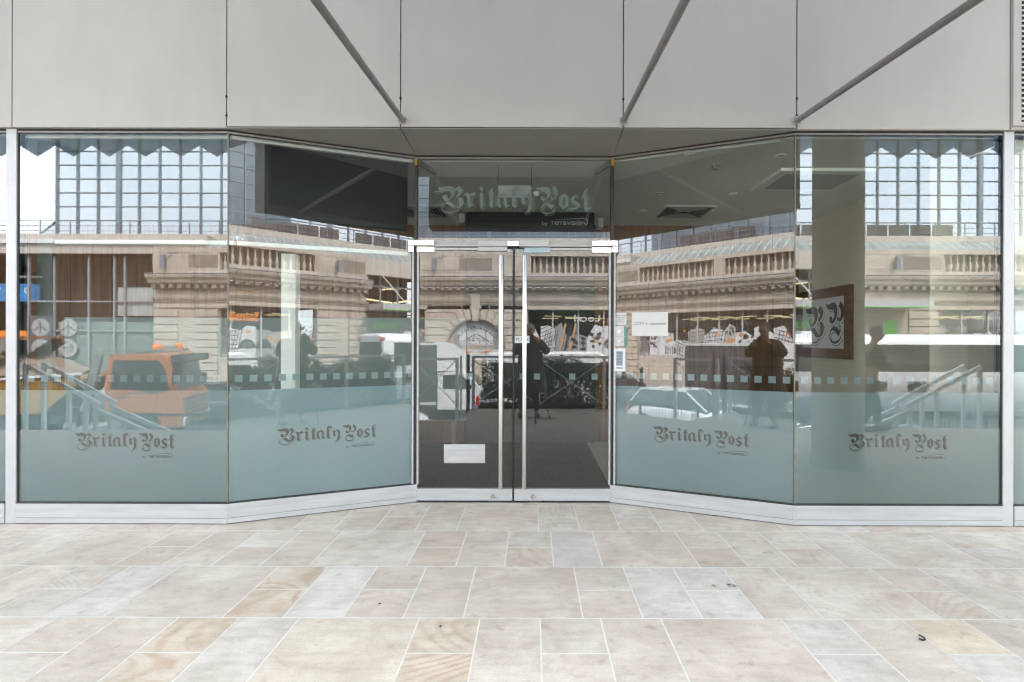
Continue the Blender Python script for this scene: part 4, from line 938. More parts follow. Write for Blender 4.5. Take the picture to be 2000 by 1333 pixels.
mb = MB(); mb.prism([(ARX - .36, 4.5), (ARX + .36, 4.5), (ARX + .2, 2.72), (ARX - .2, 2.72)], (0, YB, 0), (1, 0, 0), (0, 0, 1), (0, 1, 0), .3, stone); mb.build('keystone', st, bevel=.02)
# arch window with graphics
mb = MB(); mb.flat([(x, z) for x, z in arcp] + [(ARX - ARR, .1), (ARX + ARR, .1)], (0, YB - .35, 0), (1, 0, 0), (0, 0, 1), M['artwhite']); o = mb.build('arched_window', st)
mb = MB()
yg = YB - .34
def fl(pts, m, dy=0): mb.flat(pts, (0, yg + dy, 0), (1, 0, 0), (0, 0, 1), m)
def arcband(cx, cz, r0, r1, a0, a1, m, dy=0, n=14):
    for i in range(n):
        a = R(a0 + (a1 - a0) * i / n); b = R(a0 + (a1 - a0) * (i + 1) / n)
        fl([(cx + r0 * math.cos(a), cz + r0 * math.sin(a)), (cx + r1 * math.cos(a), cz + r1 * math.sin(a)), (cx + r1 * math.cos(b), cz + r1 * math.sin(b)), (cx + r0 * math.cos(b), cz + r0 * math.sin(b))], m, dy)
def line(p, q, w, m, dy=.004):
    dx, dz = q[0] - p[0], q[1] - p[1]; l = math.hypot(dx, dz) or 1; nx, nz_ = -dz / l * w / 2, dx / l * w / 2
    fl([(p[0] + nx, p[1] + nz_), (q[0] + nx, q[1] + nz_), (q[0] - nx, q[1] - nz_), (p[0] - nx, p[1] - nz_)], m, dy)
arcband(ARX, ARZ, 1.80, 1.98, 0, 180, M['artgrey'], .003)
for r in (1.70, 1.55): arcband(ARX, ARZ, r - .012, r + .012, 20, 160, M['artblack'], .003)
for i in range(14): a = R(32 + i * 9); arcband(ARX + 1.42 * math.cos(a), ARZ + 1.42 * math.sin(a), 0.01, .07, 0, 360, M['artblack'], .003, 6)
for s in (-1, 1):
    fl([(ARX + s * 1.15, 1.1), (ARX + s * 1.7, 1.1), (ARX + s * 1.45, 1.8), (ARX + s * 1.2, 1.9)], M['artgrey'], .002)
    fl([(ARX + s * 1.5, 1.3), (ARX + s * 1.7, 1.2), (ARX + s * 1.55, 1.7)], M['orangeflat'], .004)
    for cx, cz, r in ((.35, 1.32, .16), (.75, 1.3, .14), (.18, 1.5, .09), (1.1, 1.3, .12), (.55, 1.5, .08)): arcband(ARX + s * cx, cz, r - .03, r, 0, 300, M['artblack'], .005, 12)
    line((ARX + s * .05, 1.85), (ARX + s * .8, 1.42), .04, M['artblack'])
    fl([(ARX + s * .3, .62), (ARX + s * .75, .70), (ARX + s * 1.2, .84), (ARX + s * .95, .66), (ARX + s * .6, .52)], M['orangeflat'], .004)
    for k in range(7): arcband(ARX + s * (.2 + k * .22), .62, .04, .06, 0, 270, M['artblack'], .003, 8)
fl([(ARX - 1.75, .80), (ARX + 1.75, .80), (ARX + 1.6, 1.12), (ARX - 1.6, 1.12)], M['paper'], .002)
put_text(mb, 'EST', M['artblack'], (ARX + 1.2, yg + .008, .96), FAR, (0, 0, 1), width=.5, height=.2)
put_text(mb, "SAINSBURYS", M['arttan'], (ARX, yg + .008, .96), FAR, (0, 0, 1), width=1.5, height=.24)
put_text(mb, '1869', M['artblack'], (ARX - 1.2, yg + .008, .96), FAR, (0, 0, 1), width=.5, height=.22)
line((ARX - 1.98, .40), (ARX + 1.98, .40), .07, M['bar'])
for x in (-.65, .65): line((ARX + x, .1), (ARX + x, 2.7), .06, M['leadgrey'], .02)
mb.build('window_graphic', o, recalc=False)

# shop window bays
def bay(a, b, seed, sign):
    r = random.Random(seed)
    mb = MB(); mb.box(a, b, YB - 3.2, YB - 3.0, .0, 3.6, M['shopdark']); mb.box(a, b, YB - 3.0, YB - .3, .0, .02, M['shopdark']); mb.box(a, b, YB - 3.0, YB - .3, 3.5, 3.56, M['shopdark']); mb.build('shop_interior', st)
    for row in range(3):
        mb = MB(); x = a + .5 + r.uniform(0, 1)
        while x < b - 1.6:
            if r.random() < .75: mb.box(x, x + 1.2, YB - 1.0 - row * .8, YB - .9 - row * .8, 3.10 - row * .05, 3.15 - row * .05, M['lampglow'])
            x += 1.7
        mb.build('strip_lamps', st)
    mb = MB(); mb.add([(a, YB - .25, .25), (b, YB - .25, .25), (b, YB - .25, 3.5), (a, YB - .25, 3.5)], [(0, 1, 2, 3)], M['winglass']); w = mb.build('shop_window', st, recalc=False)
    mb = MB(); n = round((b - a) / 1.67)
    for i in range(n + 1): x = a + (b - a) * i / n; mb.box(x - .04, x + .04, YB - .3, YB - .16, .25, 3.5, M['lightgrey'])
    mb.box(a, b, YB - .28, YB - .1, .18, .27, M['lightgrey']); mb.build('window_frame', w)
    # illustrated vinyl
    mb_ = MB(); y0 = YB - .235
    def f(pts, m, dy=0): mb_.flat(pts, (0, y0 + dy, 0), (1, 0, 0), (0, 0, 1), m)
    def ln(p, q, w_, m=M['artblack'], dy=.006):
        dx, dz = q[0] - p[0], q[1] - p[1]; l = math.hypot(dx, dz) or 1; nx, nz_ = -dz / l * w_ / 2, dx / l * w_ / 2
        f([(p[0] + nx, p[1] + nz_), (q[0] + nx, q[1] + nz_), (q[0] - nx, q[1] - nz_), (p[0] - nx, p[1] - nz_)], m, dy)
    x = a; k = 0
    top_ = 2.05
    while x < b - .3:
        w_ = r.uniform(.8, 1.5); xe = min(b, x + w_); t0, t1 = top_ + r.uniform(-.7, .35), top_ + r.uniform(-.7, .35); e_ = .0004 * k
        f([(x, .3), (xe, .3), (xe, t1), ((x + xe) / 2, max(t0, t1) + r.uniform(0, .25)), (x, t0)], M[r.choice(['artwhite', 'artwhite', 'paper', 'artgrey', 'artwhite'])], e_)
        kind = r.choice(['grid', 'arch', 'tower', 'people', 'grid', 'blob'])
        if kind == 'grid':
            sl = r.uniform(-.5, .5)
            for i in range(7): z = .6 + i * .27; ln((x + .05, z), (xe - .05, z + sl), .05)
            for i in range(6): xx = x + (xe - x) * (i + .5) / 6; ln((xx, .5), (xx + .3, 2.1), .045, dy=.0065)
        elif kind == 'arch':
            cx = (x + xe) / 2; rr = (xe - x) * .42
            for q in range(3):
                R1 = rr * (1 - q * .2)
                for i in range(12): t, u = math.pi * i / 12, math.pi * (i + 1) / 12; ln((cx + R1 * math.cos(t), .9 + R1 * math.sin(t) * 1.2), (cx + R1 * math.cos(u), .9 + R1 * math.sin(u) * 1.2), (.14, .05, .09)[q], dy=.006 + q * .0005)
            for i in range(9): t = math.pi * (i + .5) / 9; ln((cx, .9), (cx + rr * .6 * math.cos(t), .9 + rr * .7 * math.sin(t)), .05, dy=.008)
        elif kind == 'tower':
            for i in range(3): xx = x + .25 + i * .35; ln((xx, .3), (xx + .5, 2.6), r.uniform(.12, .26), M[r.choice(['artblack', 'arttan', 'artgrey'])], .006 + i * .0005); ln((xx + .12, .3), (xx + .6, 2.4), .04, dy=.0085)
        elif kind == 'people':
            for i in range(9): xx = x + .12 + i * .15; h = r.uniform(.35, .6); ln((xx, .42), (xx, .42 + h), .07, dy=.006); ln((xx - .02, .42 + h + .03), (xx + .02, .42 + h + .03), .09, M[r.choice(['artblack', 'arttan'])], .007)
            ln((x + .1, 1.35), (xe - .1, 1.5), .22, M['arttan'], .006)
            for i in range(12): xx, zz = r.uniform(x + .1, xe - .1), r.uniform(1.7, 2.3); ln((xx, zz), (xx + r.uniform(-.1, .1), zz + .14), .09, dy=.0075 + i * .0001)
        else:
            for i in range(10): xx, zz = r.uniform(x + .1, xe - .2), r.uniform(.6, 2.2); ln((xx, zz), (xx + r.uniform(.1, .4), zz + r.uniform(-.2, .2)), r.uniform(.10, .26), M[r.choice(['artblack', 'artgrey', 'artblack', 'arttan'])], .006 + i * .0002)
        if r.random() < .6: cx, cz = r.uniform(x + .2, xe - .2), r.uniform(1.4, 2.2); ln((cx, cz), (cx + .2, cz + .05), .17, M['orangeflat'], .0095)
        x = xe; k += 1
    mb_.build('window_graphic', w, recalc=False)
    if sign:
        mb = MB()
        put_text(mb, "Sainsbury's", M['orangeflat'], (6.62, YB - .13, 2.80), FAR, (0, 0, 1), width=3.15, height=.80, bold=.03)
        put_text(mb, "Local", M['artwhite'], (3.72, YB - .13, 2.95), FAR, (0, 0, 1), width=1.75, height=.46, bold=.012)
        mb.build('window_sign', w, recalc=False)
        mb = MB(); put_text(mb, "Sainsbury's", M['arttan'], (6.62, YB + .012, 4.42), FAR, (0, 0, 1), width=3.1, height=.42, bold=.01); put_text(mb, "Local", M['leadgrey'], (3.95, YB + .012, 4.42), FAR, (0, 0, 1), width=1.5, height=.36); mb.build('fascia_sign', st, recalc=False)
bay(-20.6, -7.3, 11, False); bay(-.35, 11.8, 5, True); bay(26.5, 37, 9, False)
# glazed lean-to roof behind the parapet, fascia and walkway railing
mb = MB(); a, b = -21.5, 34
mb.add([(a, YB - .4, 7.45), (b, YB - .4, 7.45), (b, YB - 1.6, 8.25), (a, YB - 1.6, 8.25)], [(0, 1, 2, 3)], M['roofglass']); o = mb.build('lean_to_roof', st, recalc=False)
mb = MB(); x = a
while x < b: mb.bar((x, YB - .4, 7.48), (x, YB - 1.6, 8.28), .05, .05, M['bar']); x += .62
mb.build('glazing_bars', o)
mb = MB(); mb.box(-40, 36, YB - 2.2, YB - 1.6, 8.26, 8.66, M['beigefascia']); mb.box(-40, -21.5, YB - 1.6, YB - .3, 7.1, 8.3, M['beigefascia']); mb.box(-40, -21.5, YB - .3, YB - .1, 7.75, 8.0, M['bar'])
mb.build('roof_fascia', st)
mb = MB()
for x in [q * 2.05 - 40 for q in range(37)]: mb.box(x - .03, x + .03, YB - 1.75, YB - 1.7, 8.66, 9.6, M['mull'])
for z in (8.85, 9.2, 9.57): mb.box(-40, 36, YB - 1.74, YB - 1.71, z, z + .04, M['mull'])
mb.build('walkway_railing', st)
mb = MB()
for x0 in [8.3 + 1.5 * q for q in range(4)] + [15.5 + 1.5 * q for q in range(9)] + [-18 + 1.5 * q for q in range(4)]: mb.box(x0, x0 + 1.4, YB - 1.8, YB - 1.76, 8.7, 9.45, M['towerback'])
mb.build('balcony_panels', st)
# entrance at the right (between piers): canopy, lamps, sign
mb = MB(); mb.box(15.4, 21.3, YB - 4, YB - 3.8, ROAD, 7.2, M['shopdark']); mb.box(15.4, 21.3, YB - 3.8, YB - .6, 6.3, 6.35, M['shopdark']); mb.build('entrance_recess', st)
mb = MB()
for x in (15.6, 17.1, 18.6, 20.1, 21.1): mb.box(x - .05, x + .05, YB - 1.0, YB - .9, ROAD, 6.3, M['leadgrey'])
for z in (5.4, 3.3): mb.box(15.4, 21.3, YB - 1.0, YB - .9, z, z + .12, M['leadgrey'])
mb.build('entrance_frame', st)
mb = MB(); mb.box(15.4, 24.5, YB - .6, YB + 2.4, 3.55, 4.0, M['lightgrey']); mb.box(15.4, 24.5, YB + 2.401, YB + 2.42, 3.52, 3.57, M['green']); mb.build('entrance_canopy', st)
mb = MB()
for x in (16.5, 19.4): mb.bar((x, YB + .0, 6.4), (x + .9, YB + 2.2, 4.0), .06, .06, M['bar'])
mb.box(15.4, 21.3, YB - .7, YB - .1, 6.2, 7.4, M['beigefascia']); mb.build('canopy_hanger', st)
for xa, za, xb, zb in ((16.2, 4.5, 18.3, 4.3), (17.6, 5.3, 19.2, 5.5), (18.6, 4.3, 20.6, 4.7), (19.6, 5.5, 20.9, 5.4)):
    mb = MB(); mb.bar((xa, YB - 1.5, za), (xb, YB - 1.3, zb), .15, .12, M['lampglow']); mb.build('tube_lamp', st)
mb = MB(); mb.box(15.5, 21.2, YB - .85, YB - .8, 1.7, 3.2, M['frostgrey']); put_text(mb, 'Victoria', M['greenglow'], (17.6, YB - .79, 2.6), FAR, (0, 0, 1), width=2.3, height=.55, bold=.01); put_text(mb, 'PLACE', M['artwhite'], (20.0, YB - .79, 2.6), FAR, (0, 0, 1), width=1.7, height=.42); mb.build('entrance_sign', st, recalc=False)
for xf in (-23.9, -6.6, 13.2, 23.6):
    mb = MB(); mb.box(xf - .13, xf + .13, YB + .35, YB + .6, 6.1, 6.9, M['mull']); mb.bar((xf, YB + .4, 6.9), (xf + .9, YB + .1, 7.2), .04, .04, M['mull']); mb.build('floodlight', st)
# modern glazed wing at the far left of the reflection
gw = empty('glazed_wing', 'dark glazed station wing with arrow and aeroplane sign panels', 'building')
mb = MB(); mb.box(-60, -24.8, YB - 9, YB - 8.8, ROAD, 7.1, M['shopdark']); mb.box(-34, -24.8, YB - 2.2, YB - 2.0, ROAD, 7.1, M['shopdark']); mb.box(-60, -24.8, YB - 9, YB - .4, 7.0, 7.1, M['shopdark']); mb.build('wall', gw)
mb = MB()
for x in (-33.6, -31.9, -29.6, -27.9, -27.2, -24.95): mb.box(x - .06, x + .06, YB - .75, YB - .6, ROAD, 7.0, M['leadgrey'])
for z in (3.9, 1.95): mb.box(-33.6, -24.95, YB - .74, YB - .62, z, z + .1, M['leadgrey'])
mb.build('glazing_frame', gw)
mb = MB(); mb.box(-27.8, -25.0, YB - .85, YB - .8, 3.0, 4.9, M['artwhite']); mb.box(-31.8, -25.0, YB - .85, YB - .8, ROAD, 2.6, M['frostgrey']); mb.build('frosted_panel', gw)
mb = MB(); mb.add([(-33.5, YB - .7, ROAD), (-25, YB - .7, ROAD), (-25, YB - .7, 7), (-33.5, YB - .7, 7)], [(0, 1, 2, 3)], M['wingglass']); mb.build('glass_wall', gw, recalc=False)
mb = MB()
for cx, yy in ((-32.75, YB - .56), (-30.9, YB - .56)):
    if cx < -32: mb.box(-33.55, -31.95, YB - .6, YB - .57, -1.0, 3.0, M['arrowgrey'])
    for cz in (2.2, .85, -.5):
        rr = .6
        mb.flat([(cx + rr * math.cos(R(t)), cz + rr * math.sin(R(t))) for t in range(0, 360, 15)], (0, yy, 0), (1, 0, 0), (0, 0, 1), M['arrowdisc'])
        if cz > 2: segs_ = [((0, -.45), (0, .4)), ((0, .1), (-.45, -.2)), ((0, .1), (.45, -.2))]
        else: segs_ = [((-.35, 0), (.35, 0)), ((.35, 0), (.1, .28)), ((.35, 0), (.1, -.28))]
        for k_, (p, q) in enumerate(segs_):
            dx, dz = q[0] - p[0], q[1] - p[1]; l = math.hypot(dx, dz); nx, nz_ = -dz / l * .045, dx / l * .045
            mb.flat([(cx + p[0] + nx, cz + p[1] + nz_), (cx + q[0] + nx, cz + q[1] + nz_), (cx + q[0] - nx, cz + q[1] - nz_), (cx + p[0] - nx, cz + p[1] - nz_)], (0, yy + .004 + k_ * .001, 0), (1, 0, 0), (0, 0, 1), M['arrowgrey'])
mb.build('arrow_signs', gw, recalc=False)
mb = MB(); mb.box(-42, -33.7, YB - 1.6, YB - 1.5, 4.0, 5.2, M['blue']); put_text(mb, 'WHS', M['artwhite'], (-37.5, YB - 1.49, 4.6), FAR, (0, 0, 1), width=2.4, height=.7); put_text(mb, 'P', M['artwhite'], (-34.5, YB - 1.49, 4.6), FAR, (0, 0, 1), width=.5, height=.7)
mb.box(-38, -33.7, YB - 1.5, YB - 1.4, 1.4, 2.0, M['orangeflat']); mb.build('shop_sign', gw, recalc=False)
mb = MB()
for k in range(16): x = -44 + k * .8; mb.bar((x, YB - 2.5 - (k % 3), 3.4 + (k % 5) * .6), (x + 3.4, YB - 3.5, 4.1 + (k * 7 % 4) * .6), .1, .16, M['bar' if k % 3 == 0 else 'dark'])
mb.build('roof_truss', gw)
# big glass office block behind
tw = empty('glass_tower', 'wide office block of pale sky reflecting glass in a blue grey grid', 'building')
YT = -31.0; TX0, TX1, TZ1 = -35.6, 40, 46
mb = MB(); mb.box(TX0 + .5, TX1, YT - 14, YT - .4, 8.6, TZ1, M['towerback']); mb.build('core', tw)
mb = MB()
for q0, q1, mm in ((TX0, -22.7, 'towerglass'), (-22.7, 12.0, 'towerglassreflect'), (12.0, TX1, 'towerglass')): mb.add([(q0, YT, 10.3), (q1, YT, 10.3), (q1, YT, TZ1), (q0, YT, TZ1)], [(3, 2, 1, 0)], M[mm])
for q0, q1, mm in ((TX0, -22.7, 'towerglass'), (-22.7, 12.0, 'towerglassreflect'), (12.0, TX1, 'towerglass')): mb.add([(q0, YT, 10.3), (q1, YT, 10.3), (q1, YT, 8.4), (q0 - (2.2 if q0 == TX0 else 0), YT, 8.4)], [(3, 2, 1, 0)], M[mm])
mb.build('glazing', tw, recalc=False)
mb = MB(); x = TX0; i = 0
while x <= TX1: w = .15 if i % 6 == 3 else .036; mb.box(x - w, x + w, YT, YT + .14, 10.3, TZ1, M['mull']); mb.box(x - w, x + w, YT, YT + .14, 8.4, 10.3, M['mull']); x += 1.535; i += 1
z = 10.3
while z < TZ1: mb.box(TX0, TX1, YT + .001, YT + .12, z - .025, z + .025, M['mull']); z += 1.036
mb.box(TX0, TX1, YT + .001, YT + .12, 9.25, 9.3, M['mull']); mb.bar((TX0, YT + .05, 10.3), (TX0 - 2.2, YT + .05, 8.5), .06, .06, M['mull'], up=(0, 1, 0))
mb.build('mullion_grid', tw)

# ================================================================= VEHICLES
def wheel(parent, x, y, r=.33, w=.22, z0=ROAD):
    mb = MB(); s = 1
    mb.lathe([(r * .6, -w / 2), (r * .96, -w / 2), (r, -w / 2 + .03), (r, w / 2 - .03), (r * .96, w / 2), (r * .6, w / 2)], (x, y, z0 + r), M['tyre'], 24, 'Y'); o = mb.build('wheel', parent)
    mb = MB(); mb.lathe([(r * .58, -w / 2 - .005), (r * .58, w / 2 + .005)], (x, y, z0 + r), M['dark'], 18, 'Y')
    for k in range(5):
        for sy in (-1, 1): mb.bar((x, y + sy * (w / 2 + .008), z0 + r), (x + r * .56 * math.cos(k * 1.2566), y + sy * (w / 2 + .008), z0 + r + r * .56 * math.sin(k * 1.2566)), .05, .02, M['rim'], up=(0, 1, 0))
    mb.build('rim', o)
def car(label, x, y, Lc, H, paint, group=None, kind='hatch', rz=0, width=1.78, name='parked_car'):
    """nose towards +X, x = rear bumper"""
    e = empty(name, label, 'car', group, loc=(x, y, ROAD)); e.rotation_euler = (0, 0, rz)
    hw = width / 2; zb = .28
    belt = [(0, .62), (.04, .78), (.10, .92), (.35, .93), (.62, .92), (.74, .86), (.88, .74), (.96, .64), (1, .45)]
    def section(t, zt):
        wv = hw * (1 - .10 * abs(2 * t - 1) ** 4); xx = t * Lc
        return [(xx, -wv * .93, zb), (xx, -wv, .45), (xx, -wv, zt * .82), (xx, -wv * .93, zt), (xx, -wv * .5, zt + .03), (xx, wv * .5, zt + .03), (xx, wv * .93, zt), (xx, wv, zt * .82), (xx, wv, .45), (xx, wv * .93, zb)]
    rings = []
    for i in range(len(belt)):
        t, zt = belt[i]; rings.append(section(t, zt * H / 1.48))
    mb = MB(); mb.loft(rings, paint); body = mb.build('body', e)
    sm = body.modifiers.new('s', 'SUBSURF'); sm.levels = 1; sm.render_levels = 1
    g0, g1, g2, g3 = {'hatch': (.03, .13, .55, .76), 'saloon': (.10, .24, .55, .72), 'estate': (.02, .09, .60, .76)}[kind]
    zt = .90 * H / 1.48
    def gh(t, z, k): wv = hw * k; return [(t * Lc, -wv, z), (t * Lc, wv, z)]
    A = gh(g0, zt, .90) + gh(g3, zt - .03, .90) + gh(g1, H - .03, .70) + gh(g2, H, .70) + gh((g1 + g2) / 2, H + .03, .72)
    # dark glasshouse
    mb = MB(); mb.add(A[:8], [(0, 2, 6, 4), (1, 5, 7, 3), (0, 4, 5, 1), (2, 3, 7, 6)], M['vglass']); mb.build('windows', e)
    mb = MB(); mb.add([Vector(p) + Vector((0, 0, .004)) for p in A[4:]], [(0, 4, 5, 1), (4, 2, 3, 5)], paint)
    for s in (0, 1):
        sy = -1 if s == 0 else 1; q = lambda i: Vector(A[i]) + Vector((0, sy * .012, .01))
        mb.bar(q(0 + s), q(4 + s), .06, .05, paint); mb.bar(q(2 + s), q(6 + s), .05, .05, paint); mb.bar(q(4 + s), q(6 + s), .05, .05, paint)
        m1 = (q(0 + s) * .45 + q(2 + s) * .55); m2 = (q(4 + s) * .5 + q(6 + s) * .5); mb.bar(m1, m2, .05, .03, M['plastic'])
    mb.build('roof', e)
    for s in (-1, 1):
        mb = MB(); mb.add([(Lc * .90, s * hw * .98, .66), (Lc * .985, s * hw * .72, .60), (Lc * .992, s * hw * .72, .50), (Lc * .93, s * hw * 1.0, .52), (Lc * .94, s * hw * .7, .72)], [(0, 1, 2, 3), (0, 4, 1)], M['lampglass']); mb.build('headlight', e)
        mb = MB(); mb.box(-.02, .10, s * hw * .72, s * hw * .97, .68, 1.02 if kind == 'estate' else .82, M['redlamp']); mb.build('tail_light', e, bevel=.02)
        mb = MB(); mb.box(Lc * .66, Lc * .70, s * (hw + .02), s * (hw + .17), .93, 1.06, paint); mb.build('mirror', e, bevel=.02)
    mb = MB(); mb.box(-.03, .03, -hw * .9, hw * .9, .30, .42, M['plastic']); mb.box(Lc * .985, Lc + .015, -hw * .55, hw * .55, .32, .50, M['plastic']); mb.build('bumper', e)
    for tx in (.19, .81):
        for s in (-1, 1): wheel(e, Lc * tx, s * (hw - .12), z0=0)
    return e
CG = 'vehicles in the street'
car('white hatchback parked nearest the terrace, partly hidden by its edge', -7.75, -7.6 - .9 + .9, 4.2, 1.50, M['white'], CG)
car('dark grey saloon behind the white hatchback', -14.3, -12.0, 4.6, 1.46, M['greycar'], CG, 'saloon')
car('silver grey estate car with tall red tail lights behind the hedge end', -2.15, -11.2, 4.5, 1.62, M['silver'], CG, 'estate')
car('silver car parked close behind the hedge', -1.1, -6.9, 4.4, 1.45, M['silver'], CG, 'saloon')
car('grey saloon with silver window line in front of the white coach', 7.2, -7.0, 4.6, 1.46, M['greycar'], CG, 'saloon')
car('white car seen far left under the glazed wing', -36.5, -24, 4.3, 1.5, M['white'], CG)

# coach
co = empty('coach', 'long white coach with dark windows parked past the hedge', 'coach', CG, loc=(9.05, -14.0, ROAD))
mb = MB(); Lc = 11.5; W_ = 2.5; H = 3.48
def ring(x, top, w, zl=.35): return [(x, -w / 2, zl), (x, -w / 2, top - .35), (x, -w / 2 + .16, top - .06), (x, -w / 2 + .5, top), (x, w / 2 - .5, top), (x, w / 2 - .16, top - .06), (x, w / 2, top - .35), (x, w / 2, zl)]
mb.loft([ring(0, H - .1, W_ - .1), ring(.18, H, W_), ring(Lc - .4, H, W_), ring(Lc, H - .35, W_ - .1)], M['white']); o = mb.build('body', co)
mb = MB(); mb.box(.55, Lc - .3, W_ / 2 + .001, W_ / 2 + .015, 1.95, 3.05, M['vglass']); mb.build('side_window', co, bevel=.02)
mb = MB(); mb.box(.55, Lc - .3, -W_ / 2 - .015, -W_ / 2 - .001, 1.95, 3.05, M['vglass']); mb.build('side_window', co, bevel=.02)
mb = MB(); mb.box(-.03, .02, -W_ / 2 + .25, W_ / 2 - .25, 2.0, 3.08, M['vglass']); mb.build('rear_window', co, bevel=.03)
mb = MB(); mb.box(Lc - .08, Lc + .03, -W_ / 2 + .2, W_ / 2 - .2, 1.3, 3.0, M['vglass']); mb.build('windscreen', co, bevel=.03)
for s in (-1, 1):
    mb = MB(); mb.box(-.03, .14, s * (W_ / 2 - .35), s * (W_ / 2 - .08), H - .36, H - .2, M['redlamp']); mb.build('marker_lamp', co, bevel=.02)
    mb = MB(); mb.box(-.02, .05, s * (W_ / 2 - .3), s * (W_ / 2 - .05), .9, 1.5, M['redlamp']); mb.build('tail_light', co, bevel=.02)
mb = MB()
for x in (1.0, 2.6, 4.6, 6.2): mb.box(x, x + .75, W_ / 2 + .001, W_ / 2 + .012, 1.15, 1.55, M['plastic'])
for k in range(8): mb.box(2.0, 3.8, W_ / 2 + .001, W_ / 2 + .012, .42 + k * .07, .45 + k * .07, M['plastic'])
mb.build('side_hatch', co)
mb = MB(); mb.box(2.2, 3.6, -.6, .6, H + .002, H + .12, M['white']); mb.build('roof_hatch', co, bevel=.03)
for x in (2.0, 8.8):
    for s in (-1, 1): wheel(co, x, s * (W_ / 2 - .16), .48, .28, 0)
# white box van (cab to +X)
bv = empty('box_van', 'box van with dark grey box body and white sloped air deflector beyond the gate', 'van', CG, loc=(-7.35, -12.0, ROAD))
mb = MB(); mb.box(-.45, 3.55, -1.05, 1.05, .65, 2.98, M['vanbox']); mb.build('cargo_box', bv, bevel=.02)
mb = MB(); mb.box(-.47, 3.56, -1.08, 1.08, 2.981, 3.06, M['rail']); mb.box(-.47, -.40, 1.051, 1.08, .65, 2.98, M['rail']); mb.box(-.45, 3.55, 1.051, 1.07, .62, .72, M['rail']); mb.build('box_trim', bv)
mb = MB()
for y in (-.98, -.33, .33): pass
mb.loft([[(3.56, -1.0, 1.95), (3.56, 1.0, 1.95), (3.56, 1.0, 3.1), (3.56, -1.0, 3.1)], [(3.95, -.98, 1.95), (3.95, .98, 1.95), (3.95, .96, 3.02), (3.95, -.96, 3.02)], [(4.45, -.95, 1.95), (4.45, .95, 1.95), (4.45, .9, 2.65), (4.45, -.9, 2.65)], [(4.95, -.9, 1.95), (4.95, .9, 1.95), (4.95, .84, 2.02), (4.95, -.84, 2.02)]], M['white'], False); mb.build('air_deflector', bv)
mb = MB()
side = [(3.56, .5), (3.56, 1.94), (4.7, 1.94), (5.25, 1.35), (5.85, 1.05), (5.95, .75), (5.95, .4), (3.56, .4)]
mb.prism(side, (0, -.95, 0), (1, 0, 0), (0, 0, 1), (0, 1, 0), 1.9, M['white']); mb.build('cab', bv, bevel=.05)
mb = MB()
for y in (-.962, .952): mb.prism([(3.8, 1.25), (3.8, 1.8), (4.55, 1.8), (4.95, 1.35), (4.9, 1.25)], (0, y, 0), (1, 0, 0), (0, 0, 1), (0, 1, 0), .01, M['vglass'])
mb.build('side_window', bv)
mb = MB(); mb.add([(4.76, -.82, 1.90), (4.76, .82, 1.90), (5.27, .85, 1.38), (5.27, -.85, 1.38)], [(0, 1, 2, 3)], M['vglass']); mb.build('windscreen', bv)
for s in (-1, 1): mb = MB(); mb.box(5.6, 5.965, s * .6, s * .93, .78, .98, M['lampglass']); mb.build('headlight', bv, bevel=.03)
for x in (.8, 5.05):
    for s in (-1, 1): wheel(bv, x, s * .82, .34, .22, 0)
# white minibus behind the hedge
mv = empty('panel_van', 'white long van whose roof shows above the hedge', 'van', CG, loc=(-1.9, -12.9, ROAD))
side = [(0, .4), (0, 2.45), (.15, 2.68), (4.6, 2.72), (5.1, 2.5), (5.75, 1.55), (6.2, 1.2), (6.3, .8), (6.3, .4)]
mb = MB(); mb.prism(side, (0, -1.0, 0), (1, 0, 0), (0, 0, 1), (0, 1, 0), 2.0, M['white']); mb.build('body', mv, bevel=.08)
mb = MB()
for y in (-1.012, 1.002): mb.prism([(.3, 1.55), (.3, 2.25), (4.9, 2.25), (5.35, 1.55)], (0, y, 0), (1, 0, 0), (0, 0, 1), (0, 1, 0), .01, M['vglass'])
mb.build('side_window', mv)
mb = MB(); mb.add([(5.14, -.85, 2.44), (5.14, .85, 2.44), (5.77, .88, 1.6), (5.77, -.88, 1.6)], [(0, 1, 2, 3)], M['vglass']); mb.build('windscreen', mv)
for x in (1.1, 5.1):
    for s in (-1, 1): wheel(mv, x, s * .87, .35, .24, 0)
# orange skip lorry
SKX = .25
sk = empty('skip_lorry', 'orange skip lorry with amber beacons and a yellow skip on its arms', 'lorry', CG, loc=(-10.95 + SKX, -7.0, ROAD)); sk.rotation_euler = (0, 0, R(-14))
mb = MB(); cabs = [(-1.80, .75), (-1.82, 2.0), (-1.72, 2.70), (-1.55, 2.80), (-.25, 2.80), (-.12, 2.65), (.05, 1.70), (.22, 1.45), (.25, .55), (-.35, .5), (-.5, .95), (-1.2, 1.0), (-1.35, .7)]
mb.prism(cabs, (0, -2.35, 0), (1, 0, 0), (0, 0, 1), (0, 1, 0), 2.3, M['orange']); mb.build('cab', sk, bevel=.07)
mb = MB()
for y in (-2.362, -.048): mb.prism([(-1.64, 1.75), (-1.57, 2.58), (-.42, 2.58), (-.28, 2.4), (-.10, 1.66), (-.6, 1.62), (-1.1, 1.73)], (0, y, 0), (1, 0, 0), (0, 0, 1), (0, 1, 0), .012, M['vglass'])
mb.build('side_window', sk)
mb = MB(); mb.bar((-.02, -.02, 2.2), (.12, .14, 2.25), .03, .03, M['plastic']); mb.box(.06, .12, .08, .30, 1.85, 2.28, M['plastic']); mb.build('mirror', sk, bevel=.01)
mb = MB()
for (p, q) in (((-1.55, 1.62), (-1.5, 1.05)), ((-.42, 1.60), (-.55, 1.0)), ((-1.55, 1.62), (-.42, 1.60))): mb.bar((p[0], -.046, p[1]), (q[0], -.046, q[1]), .02, .012, M['plastic'], up=(0, 1, 0))
